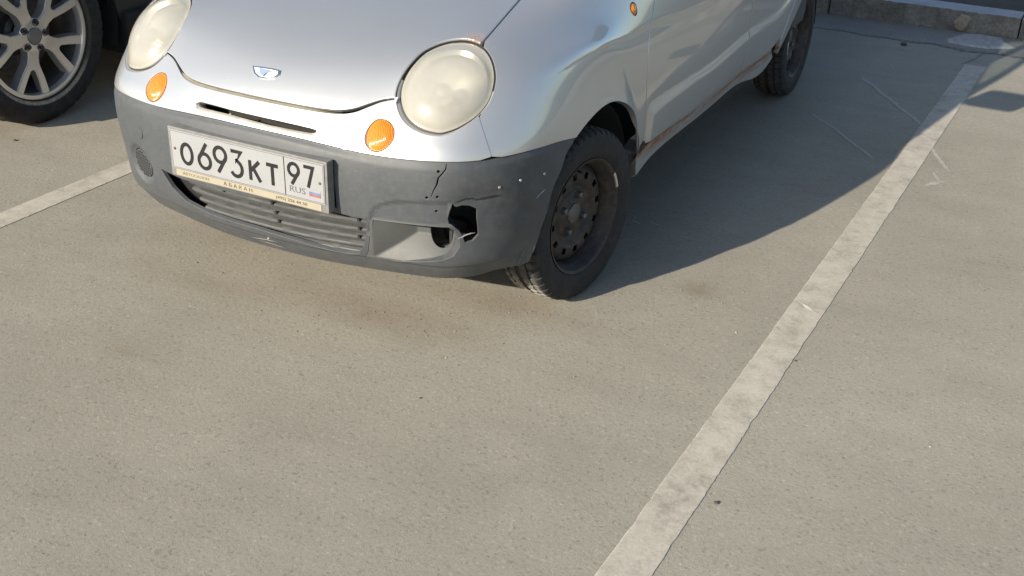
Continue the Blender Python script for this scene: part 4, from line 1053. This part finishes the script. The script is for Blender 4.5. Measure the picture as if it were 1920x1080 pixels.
region(S, "rear_bumper", rb, M['bumper'], car, step=0.04, sb=0.03, gap=0.002, r=0.003, depth=0.02)

# --- headlights: hazy lens over a reflector, sloping silver ring round it ---
for sg in (1, -1):
    q = (lambda L: L) if sg > 0 else (lambda L: L * [1, -1])
    hlp = empty("headlight", tuple(S.P(q(LW).mean(0)[None])[0]), 0, car)
    inv_ = Matrix.Translation(-Vector(hlp.location))
    def adopt(o): o.parent = hlp; o.data.transform(inv_); return o
    adopt(dome(S, "lens", q(LW), M['lens'], None, -0.0045, 0.020, 14, 3.2, 0.016))
    La, Lb = q(LH), q(LW); k = len(LW)
    V = np.concatenate([S.P(La) + S.N(La) * -.002, S.P((La * .5 + Lb * .5)) + S.N(La) * -.006, S.P(Lb) + S.N(Lb) * -.013, S.P(Lb) + S.N(Lb) * -.030])
    adopt(mesh_obj("bezel", V, [(r * k + i, r * k + (i + 1) % k, (r + 1) * k + (i + 1) % k, (r + 1) * k + i) for r in range(3) for i in range(k)], M['paint'], None, True))
    bz = hlp.children[-1] if False else [o for o in hlp.children if o.name.startswith('bezel')][-1]; bz.data.materials.append(M['black'])
    um = LW[:, 0].mean() + 0.15
    for pi, pl in enumerate(bz.data.polygons):
        if q(LW)[pi % k][0] > um or pi >= k * 2: pl.material_index = 1
    c = q(LW).mean(0); rows = []
    for t in np.linspace(1.0, 0.0, 12):
        uv = c + (q(LW) - c) * max(t, 1e-3); rows.append(S.P(uv) + S.N(c[None])[0] * (-0.012 - 0.060 * (1 - t ** 2.0)) * (1 if t < 1 else 0.6))
    V = np.concatenate(rows); adopt(mesh_obj("reflector", V, [(r * k + i, r * k + (i + 1) % k, (r + 1) * k + (i + 1) % k, (r + 1) * k + i) for r in range(11) for i in range(k)], M['reflector'], None, True))
    cn = S.N(c[None])[0]; cp = S.P(c[None])[0]
    b = lathe("bulb_shield", [(-.045, .022), (-.012, .022), (-.006, .018), (-.004, .001)], M['chrome'], None, 24); b.location = Vector(cp) + Vector(cn) * 0.0 - Vector(hlp.location); b.rotation_euler = Vector(cn).to_track_quat('X', 'Z').to_euler(); b.parent = hlp
    for j, (fu, fv) in enumerate(((.04, -.60), (-.14, -.55), (-.30, -.46))):
        hw = (LW.max(0) - LW.min(0)) / 2; uvr = np.array([[c[0] + fu * hw[0], (abs(c[1]) + fv * hw[1]) * (1 if sg > 0 else -1)]])
        p = Vector(S.P(uvr)[0] + S.N(uvr)[0] * -.004) - Vector(hlp.location)
        o = box("reflector_rib", (0, 0, 0), (.024, .007, .004), M['chrome'], hlp, .001); o.location = p; o.rotation_euler = (0, math.radians(-12) * sg, 0)
    ring = []
    for t in (0.86, 0.80): uv = c + (q(LW) - c) * t; ring.append(S.P(uv) + S.N(c[None])[0] * (-0.010 if t > .83 else -0.022))
    adopt(mesh_obj("inner_ring", np.concatenate(ring), [(i, (i + 1) % k, k + (i + 1) % k, k + i) for i in range(k)], M['reflector'], None, True))
    # black seal
    R = S.P(q(LW)) + S.N(q(LW)) * -.0055
    R2 = S.P(inset(S, q(LW), 0.0022, -1 if area(q(LW)) > 0 else 1)) + S.N(q(LW)) * -.0065
    adopt(mesh_obj("seal", np.concatenate([R, R2]), [(i, (i + 1) % k, k + (i + 1) % k, k + i) for i in range(k)], M['black_plastic'], None))
# --- indicators ---
for sg in (1, -1):
    q = (lambda L: L) if sg > 0 else (lambda L: L * [1, -1])
    ind = dome(S, "indicator", q(indc), M['amber'], car, -0.0005, 0.0085, 8, 2.4, 0.010)
    La, Lb = q(ih), q(indc); k = len(La)
    V = np.concatenate([S.P(La) + S.N(La) * -.0015, S.P(Lb) + S.N(Lb) * -.007])
    mesh_obj("indicator_bezel", V, [(i, (i + 1) % k, k + (i + 1) % k, k + i) for i in range(k)], M['paint'], car, True)

# --- badge on the hood ---
eb = F['emb']
eb = np.array([(eb[:, 0].mean() + (a - eb[:, 0].mean()), b) for a, b in eb]); eb[:, 1] -= eb[:, 1].mean() - 0.0
badge = region(S, "badge", eb, M['chrome'], car, step=0.01, gap=0.0, r=0.0010, depth=0.003, off=0.0062)
ec = eb.mean(0); e2 = ec + (eb - ec) * [0.74, 0.84]
region(S, "badge_field", e2, M['emblem_white'], badge, step=0.01, gap=0, r=0.0003, depth=0.001, off=0.0070)
w0, w1 = e2.min(0), e2.max(0)
def ne(a, b): return (w0[0] + (w1[0] - w0[0]) * b, w0[1] + (w1[1] - w0[1]) * a)
region(S, "badge_blue_wedge", A(ne(.22, .93), ne(.30, .45), ne(.40, .16), ne(.52, .12), ne(.58, .45), ne(.68, .72), ne(.80, .86)), M['emblem_blue'], badge, step=0.01, gap=0, r=0.0002, depth=0.001, off=0.0074)
region(S, "badge_dark_stroke", A(ne(.50, .10), ne(.56, .44), ne(.66, .70), ne(.82, .83), ne(.68, .76), ne(.60, .48), ne(.555, .10)), M['plate_black'], badge, step=0.01, gap=0, r=0.0001, depth=0.001, off=0.0078)

# --- dark interior behind the panels ---
def dark_shell(name, u0, u1, v0, v1, off):
    us = np.linspace(u0, u1, 40); vs = np.linspace(v0, v1, 50); G = np.array([[(u, v) for v in vs] for u in us])
    sheet(S, name, G, M['black'], car, np.full(G.shape[:2], off))
dark_shell("engine_bay_lining", 0.3, 9.9, -5.3, 5.3, -0.10)  # unseen dark shell added to keep the openings black
dark_shell("cowl_tray", 9.5, 10.3, -4.7, 4.7, -0.022)  # unseen sheet added to stop sun leaking through the cowl gap
for sg in (1, -1): dark_shell("belt_seal", 10.2, 17.0, sg * 4.13 if sg > 0 else -4.75, sg * 4.75 if sg > 0 else -4.13, -0.014)  # unseen strips added to stop light leaking along the belt line
for sg in (1, -1):
    for (yc, x_in) in ((0.03, 0.42), (2.34, 0.42)):
        V = []; n = 20; R = 0.325 if yc < 1 else 0.31
        xo = 0.695
        for k in range(n + 1):
            a = math.pi * (0.02 + 0.98 * k / n); V += [(sg * x_in, yc - R * math.cos(a), 0.262 + R * math.sin(a)), (sg * xo, yc - R * math.cos(a) * 1.0, 0.262 + R * math.sin(a))]
        Fc = [(2 * k, 2 * k + 1, 2 * k + 3, 2 * k + 2) for k in range(n)] + [tuple(2 * k for k in range(n + 1))]
        mesh_obj("wheel_arch_liner", V, Fc, M['black'], car)
box("underbody", (0, 1.1, 0.255), (0.86, 3.0, 0.05), M['black'], car)
for sg in (1, -1): box("floor_pan", (sg * 0.56, 1.15, 0.265), (0.28, 1.45, 0.04), M['black'], car)
box("floor_pan", (0, 2.72, 0.30), (1.2, 0.14, 0.05), M['black'], car)
for sg in (1, -1):
    tube("suspension_arm", [(sg * .25, .02, .22), (sg * .60, .0, .19)], .018, M['rust'], car)
    tube("drive_shaft", [(sg * .2, .03, .26), (sg * .62, .0, .262)], .014, M['rust'], car)
tube("rear_axle", [(-.6, 2.34, .24), (.6, 2.34, .24)], .025, M['rust'], car)
tube("exhaust_pipe", [(.15, .4, .21), (.2, 1.5, .20), (.45, 1.9, .21), (.5, 2.85, .22)], .02, M['rust'], car)
# seats, dashboard and steering wheel
box("dashboard", (0, .52, .82), (1.15, .30, .22), M['seat'], car, .05)
for x in (-.30, .30):
    box("seat", (x, 1.25, .50), (.44, .46, .16), M['seat'], car, .05); box("seat_backrest", (x, 1.50, .82), (.42, .12, .58), M['seat'], car, .05, Matrix.Rotation(math.radians(-14), 4, 'X'))
    box("headrest", (x, 1.58, 1.16), (.24, .08, .14), M['seat'], car, .03)
box("rear_bench", (0, 2.10, .50), (1.42, .62, .34), M['seat'], car, .05); box("rear_backrest", (0, 2.40, .80), (1.36, .12, .4), M['seat'], car, .05)  # bench widened and deepened to stop a sun leak through the cabin
# door mirrors
for sg in (1, -1):
    bm = bmesh.new(); box_bm(bm, sg * .790, .585, 1.000, .225, .085, .125, .034); bm_obj("door_mirror", bm, M['black_plastic'], car, True, 40)
    tube("mirror_arm", [(sg * .70, .62, .96), (sg * .76, .61, .975)], .018, M['black_plastic'], car)
    box("mirror_glass", (sg * .815, .629, 1.003), (.145, .004, .09), M['chrome'], car, .001)
# hidden-side details
for sg in (1, -1):
    box("door_handle", (sg * .742, 1.22, .79), (.02, .14, .03), M['black_plastic'], car, .006)

wheel = make_steel_wheel(car, (.672, 0, .262), -0.1545)
w2 = copy_tree(wheel); w2.location = (-.672, 0, .262); w2.rotation_euler = (0, 0, math.pi - 0.1545)
w3 = copy_tree(wheel); w3.location = (.652, 2.34, .262); w3.rotation_euler = (2.75, 0, 0)
w4 = copy_tree(wheel); w4.location = (-.652, 2.34, .262); w4.rotation_euler = (0, 0, math.pi)

# ---------------------------------------------------------------- licence plate
def stroke(name, paths, w, mat, parent, y, th=0.0007, cap=True):
    """flat letter strokes (x, z polylines) on the plate plane facing -y"""
    bm = bmesh.new()
    for ip, P in enumerate(paths):
        y -= 0.00012 if ip else 0
        P = [Vector((p[0], p[1])) for p in P]; n = len(P); Lf = []; Rt = []
        closed = (P[0] - P[-1]).length < 1e-6
        for i in range(n):
            a = P[i - 1] if i else (P[-2] if closed else P[i]); b = P[(i + 1)] if i < n - 1 else (P[1] if closed else P[i])
            d1 = (P[i] - a); d2 = (b - P[i]); d1 = d1.normalized() if d1.length > 1e-9 else d2.normalized(); d2 = d2.normalized() if d2.length > 1e-9 else d1
            d = (d1 + d2).normalized(); nrm = Vector((-d.y, d.x)); m = 1 / max(0.55, nrm.dot(Vector((-d1.y, d1.x))))
            Lf.append(P[i] + nrm * w / 2 * m); Rt.append(P[i] - nrm * w / 2 * m)
        def vv(p, yy): return bm.verts.new((p.x, yy, p.y))
        lf = [vv(p, y - th) for p in Lf]; rt = [vv(p, y - th) for p in Rt]; lb = [vv(p, y) for p in Lf]; rb_ = [vv(p, y) for p in Rt]
        for i in range(n - 1):
            for q in ((lf[i], lf[i + 1], rt[i + 1], rt[i]), (lb[i], lb[i + 1], lf[i + 1], lf[i]), (rt[i], rt[i + 1], rb_[i + 1], rb_[i])):
                bm.faces.new(q)
        if not closed:
            for i in (0, n - 1): bm.faces.new((lf[i], rt[i], rb_[i], lb[i]))
    bmesh.ops.recalc_face_normals(bm, faces=bm.faces)
    return bm_obj(name, bm, mat, parent)
def ell(cx, cy, rx, ry, a0, a1, n=20): return [(cx + rx * math.cos(math.radians(a0 + (a1 - a0) * i / n)), cy + ry * math.sin(math.radians(a0 + (a1 - a0) * i / n))) for i in range(n + 1)]
def glyph(ch):
    # unit box: width about 0.6, height 1, centred
    if ch == 'O': return [ell(0, 0, .29, .43, 0, 360, 28)]
    if ch == '6': return [ell(0, -.18, .25, .26, 150, 510, 28), [(.12, .45), (-.215, -.07)]]
    if ch == '9': return [ell(0, .18, .25, .26, -30, 330, 28), [(-.12, -.45), (.215, .07)]]
    if ch == '3': return [[(-.22, .43), (.20, .43), (-.01, .10)] + ell(-.03, -.165, .245, .27, 85, -150, 20)]
    if ch == 'K': return [[(-.24, .43), (-.24, -.43)], [(.24, .43), (-.20, .0)], [(-.08, .11), (.27, -.43)]]
    if ch == 'T': return [[(-.30, .43), (.30, .43)], [(0, .40), (0, -.43)]]
    if ch == '7': return [[(-.23, .43), (.22, .43), (-.04, -.43)]]
PY = -0.6430
plate = empty("number_plate", (0, 0, 0), 0, car)
def rounded_box(name, x0, x1, z0, z1, y0, y1, mat, parent, bev=.004):
    return box(name, ((x0 + x1) / 2, (y0 + y1) / 2, (z0 + z1) / 2), (x1 - x0, y1 - y0, z1 - z0), mat, parent, bev)
PX, PZ = 0.0015, 0.4825
rounded_box("plate_holder", PX - .268, PX + .268, .4015, .5455, -.640, -.612, M['holder'], plate, .003)
rounded_box("plate_panel", PX - .260, PX + .260, PZ - .056, PZ + .056, PY, -.6385, M['plate_white'], plate, .0012)
rounded_box("dealer_strip", PX - .250, PX + .246, .4050, .4235, -.6418, -.638, M['cream'], plate, .0008)
def gl(ch, x, z, h, w=.0105, name="character"): 
    return stroke(name, [[(x + a * h * .98, z + b * h) for a, b in P] for P in glyph(ch)], w, M['plate_black'], plate, PY)
gl('O', -.2015, .4755, .066); gl('6', -.1390, .4820, .082); gl('9', -.0830, .4820, .082); gl('3', -.0265, .4820, .082)
gl('K', .0345, .4745, .066); gl('T', .0935, .4745, .066); gl('9', .1640, .4935, .066, .0095); gl('7', .2120, .4935, .066, .0095)
M['border'] = M['plate_black']
fr = []
stroke("divider", [[(.1335, PZ - .054), (.1335, PZ + .054)]], .0022, M['plate_black'], plate, PY)
stroke("plate_border", [[(PX - .257, PZ - .053), (PX + .257, PZ - .053), (PX + .257, PZ + .053), (PX - .257, PZ + .053), (PX - .257, PZ - .053)]], .0014, M['plate_grey'], plate, PY, .0004)
def text_obj(name, s, x, z, h, mat, parent, y, sx=1.0):
    cu = bpy.data.curves.new(name, 'FONT'); cu.body = s; cu.size = h * 1.4; cu.align_x = 'CENTER'; cu.align_y = 'CENTER'; cu.extrude = 0.0003; cu.resolution_u = 3
    to = bpy.data.objects.new(name + "_tmp", cu); COL.objects.link(to); dg = bpy.context.evaluated_depsgraph_get(); me = bpy.data.meshes.new_from_object(to.evaluated_get(dg)); bpy.data.objects.remove(to)
    me.transform(Matrix.Translation((x, y, z)) @ Matrix.Rotation(math.pi / 2, 4, 'X') @ Matrix.Diagonal((sx, 1, 1, 1))); me.materials.clear()
    return link(name, me, mat, parent)
text_obj("country_letters", "RUS", .1730, .4500, .0175, M['plate_grey'], plate, PY - .0004, 1.25)
for j, (mk, z) in enumerate((('plate_white', .4585), ('plate_blue', .4520), ('plate_red', .4455))):
    box("flag_stripe", (.2300, PY - .0003, z), (.0370, .0006, .0065), M[mk], plate)
for x in (-.2430, .2475):
    o = lathe("plate_screw", [(0, .0042), (.0014, .0038), (.0020, .001), (.0021, .0002)], M['rust'] if x < 0 else M['steel_dull'], plate, 12); o.location = (x, PY, .4845); o.rotation_euler = (0, 0, -math.pi / 2)
M['sepia_lt'] = mat_simple("faded_brown_print", (0.16, 0.13, 0.09), 0.5)
text_obj("strip_text", "АВТОСАЛОН", -.178, .4142, .0078, M['sepia_lt'], plate, -.6422, 1.35)
text_obj("strip_text", "А Б А К А Н", -.030, .4142, .0105, M['sepia'], plate, -.6422, 1.25)
text_obj("strip_text", "(495) 256 44 50", .150, .4142, .0085, M['sepia'], plate, -.6422, 1.35)

# ---------------------------------------------------------------- the black car next to it
def black_car():
    net = np.array(NET, float); net[..., 0] *= 1.235; net[..., 1] *= 1.14; net[..., 2] *= 1.27
    T = Surf(net)
    X0, Y0 = -2.727, 0.275
    root = empty("parked_suv", (X0, Y0, 0)); tag(root, "large black off-roader with big grey double-spoke alloy wheels parked left of the silver car", "car")
    kw = dict(step=0.06, sb=0.04, gap=0.003, r=0.004, depth=0.03)
    def rng_(u0, u1, v0, v1, s=.4):
        a = np.arange(v0, v1 - 1e-6, s); b = np.arange(u0, u1 - 1e-6, s)
        return np.concatenate([np.stack([0 * a + u0, a], -1), np.stack([b, 0 * b + v1], -1), np.stack([0 * a + u1, v0 + v1 - a], -1), np.stack([u0 + u1 - b, 0 * b + v0], -1)])
    region(T, "front_bumper", rng_(0, 4.4, -6.98, 6.98), M['suv_paint'], root, **kw)
    hlL = A((5.0, 2.6), (5.3, 4.6), (6.6, 5.0), (6.8, 4.4), (6.2, 2.6))
    region(T, "nose_panel", rng_(4.42, 6.0, -2.3, 2.3), M['black_plastic'], root, **kw)
    region(T, "hood", rng_(6.02, 9.9, -3.2, 3.2), M['suv_paint'], root, **kw)
    for sg in (1, -1):
        q = (lambda L: L) if sg > 0 else mir
        fo = np.concatenate([A((4.42, 2.32), (4.42, 5.0), (4.42, 6.6)), A(*[(u, 6.6) for u in np.arange(4.8, 9.9, .4)]), A((10.05, 6.6), (10.05, 4.3), (9.93, 3.22), (8.0, 3.22), (6.02, 3.22), (6.0, 2.32))])
        region(T, "front_fender", q(fo), M['suv_paint'], root, [q(hlL)], **kw)
        region(T, "headlight", q(hlL), M['glass'], root, **kw)
        region(T, "front_door", q(rng_(10.08, 12.6, 4.3, 6.4)), M['suv_paint'], root, **kw)
        region(T, "rear_door", q(rng_(12.63, 14.4, 4.3, 6.4)), M['suv_paint'], root, **kw)
        region(T, "rear_quarter_panel", q(rng_(14.43, 17.0, 4.3, 6.6)), M['suv_paint'], root, **kw)
        cl = np.concatenate([A(*[(u, 7.0) for u in np.arange(4.45, 16.9, .3)]), A((16.9, 6.62), (14.45, 6.62), (14.4, 6.42), (10.08, 6.42), (10.05, 6.62)), A(*[(u, 6.62) for u in np.arange(9.6, 4.5, -.4)])])
        region(T, "side_cladding", q(cl), M['black_plastic'], root, step=.06, sb=.03, gap=0.002, r=0.004, depth=0.06, off=0.008)
        bm = bmesh.new(); box_bm(bm, sg * 1.04, .62, 1.24, .2, .12, .17, .04); bm_obj("door_mirror", bm, M['suv_paint'], root, True, 40)
    region(T, "cabin_shell", co * 1.0, M['suv_paint'], root, [ws, rw, sw1, sw2, mir(sw1), mir(sw2)], **kw)
    for nm, L in (("windscreen", ws), ("rear_window", rw), ("side_window", sw1), ("side_window", sw2), ("side_window", mir(sw1)), ("side_window", mir(sw2))):
        region(T, nm, L, M['dark_glass'], root, step=0.08, sb=0.05, gap=-0.006, r=0.001, depth=0.004, off=-0.006)
    region(T, "tailgate", rng_(17.02, 18.98, -7, 7), M['suv_paint'], root, **kw)
    box("underbody", (0, 1.3, 0.33), (1.1, 3.9, 0.16), M['black'], root)
    for sg in (1, -1): box("running_board", (sg * .775, 1.33, .26), (.29, 1.72, .18), M['black'], root, .01)  # boards set low and wide to deepen the shade on the ground
    for sg in (1, -1):
        for yc in (0.02, 2.66):
            V = []; n = 20; R = .42
            for k in range(n + 1):
                a = math.pi * (-0.10 + 1.2 * k / n); V += [(sg * .55, yc - R * math.cos(a), .352 + R * math.sin(a)), (sg * .90, yc - R * math.cos(a), .352 + R * math.sin(a))]
            mesh_obj("wheel_arch_liner", V, [(2 * k, 2 * k + 1, 2 * k + 3, 2 * k + 2) for k in range(n)] + [tuple(2 * k for k in range(n + 1))], M['black'], root)
    # alloy wheel
    w = empty("wheel", (.80, 0, .355), 0, root)
    R, r = .357, .250
    prof = [(.085, .238), (.095, .248), (.112, .256), (.120, .275), (.1225, .300), (.120, .318), (.113, .336), (.104, .347), (.094, .352), (.085, .3545), (.060, .356), (.056, .350), (.048, .350), (.044, .357), (.01, .357), (.006, .350), (-.002, .350), (-.006, .357), (-.045, .356), (-.05, .350), (-.058, .350), (-.062, .355), (-.088, .352), (-.105, .338), (-.115, .30), (-.10, .25), (-.085, .238)]
    def mod(i, k, x, rr_):
        if 7 <= i <= 9 and k % 4 == 0: return x - .003, rr_ - .003
        return x, rr_
    lathe("tyre", prof, M['tyre'], w, 200, True, None, 32, mod)
    lathe("rim", [(.100, .2520), (.106, .2525), (.1075, .2490), (.106, .2360), (.101, .2335), (.086, .2320), (.078, .2300)], M['alloy'], w, 96)
    lathe("rim_barrel", [(.079, .2301), (.060, .2230), (.02, .2120), (-.08, .2120), (-.10, .225)], M['alloy_dark'], w, 96)
    lathe("brake_disc", [(-.02, .165), (-.008, .165), (-.008, .09), (.02, .085), (.03, .06)], M['steel_dull'], w, 48)
    lathe("wheel_hub", [(.055, .072), (.086, .070), (.093, .062), (.094, .036), (.088, .034), (.089, .032)], M['alloy'], w, 60)
    lathe("centre_cap", [(.087, .033), (.094, .0325), (.097, .029), (.098, .015), (.098, .0005)], M['print_blue'], w, 40)
    for k in range(5):
        a0 = math.radians(40 + 72 * k)
        def pt(rad, off, x): return (x, rad * math.cos(a0) - off * math.sin(a0), rad * math.sin(a0) + off * math.cos(a0))
        # outline of a Y spoke in (radial, sideways) coordinates
        O = [(.050, -.030), (.085, -.026), (.112, -.030), (.165, -.058), (.2345, -.088), (.2360, -.050), (.175, -.027), (.140, -.011), (.134, 0), (.140, .011), (.175, .027), (.2360, .050), (.2345, .088), (.165, .058), (.112, .030), (.085, .026), (.050, .030)]
        xf = lambda rad: .090 + .012 * min(1, rad / .24)
        bm = bmesh.new(); n = len(O)
        ft = [bm.verts.new(pt(a, b, xf(a))) for a, b in O]; bk = [bm.verts.new(pt(a, b * 1.12, xf(a) - .040)) for a, b in O]
        # halves to keep the faces simple
        mid = n // 2
        quads = [(0, 1, n - 2, n - 1), (1, 2, n - 3, n - 2), (2, 7, 8, 9, n - 8, n - 3) if False else (2, 7, 8, 9, 14)]
        for f in quads: bm.faces.new([ft[i] for i in f])
        for f in ((2, 3, 6, 7), (3, 4, 5, 6), (14, 9, 10, 13), (13, 10, 11, 12)): bm.faces.new([ft[i] for i in f])
        for i in range(n): bm.faces.new((ft[i], bk[i], bk[(i + 1) % n], ft[(i + 1) % n]))
        bmesh.ops.recalc_face_normals(bm, faces=bm.faces)
        es = [e for e in bm.edges if e.verts[0] in ft and e.verts[1] in ft and len(e.link_faces) == 2 and e.calc_face_angle(0) > .7]
        bmesh.ops.bevel(bm, geom=es, offset=.004, segments=2, affect='EDGES')
        o = bm_obj("spoke", bm, M['alloy'], w, True, 30)
        a1 = a0 + math.radians(36)
        nut = lathe("wheel_nut", [(.080, .0150), (.0945, .0145), (.0945, .0115), (.088, .011), (.088, .0085), (.106, .0080), (.108, .006), (.108, .0003)], M['black_plastic'], w, 20)
        nut.location = (0.001, .054 * math.cos(a1), .054 * math.sin(a1))
    for (x, y, rz) in ((-.80, 0, math.pi), (.80, 2.68, 0), (-.80, 2.68, math.pi)):
        c = copy_tree(w); c.location = (x, y, .355); c.rotation_euler = (0, 0, rz)
black_car()
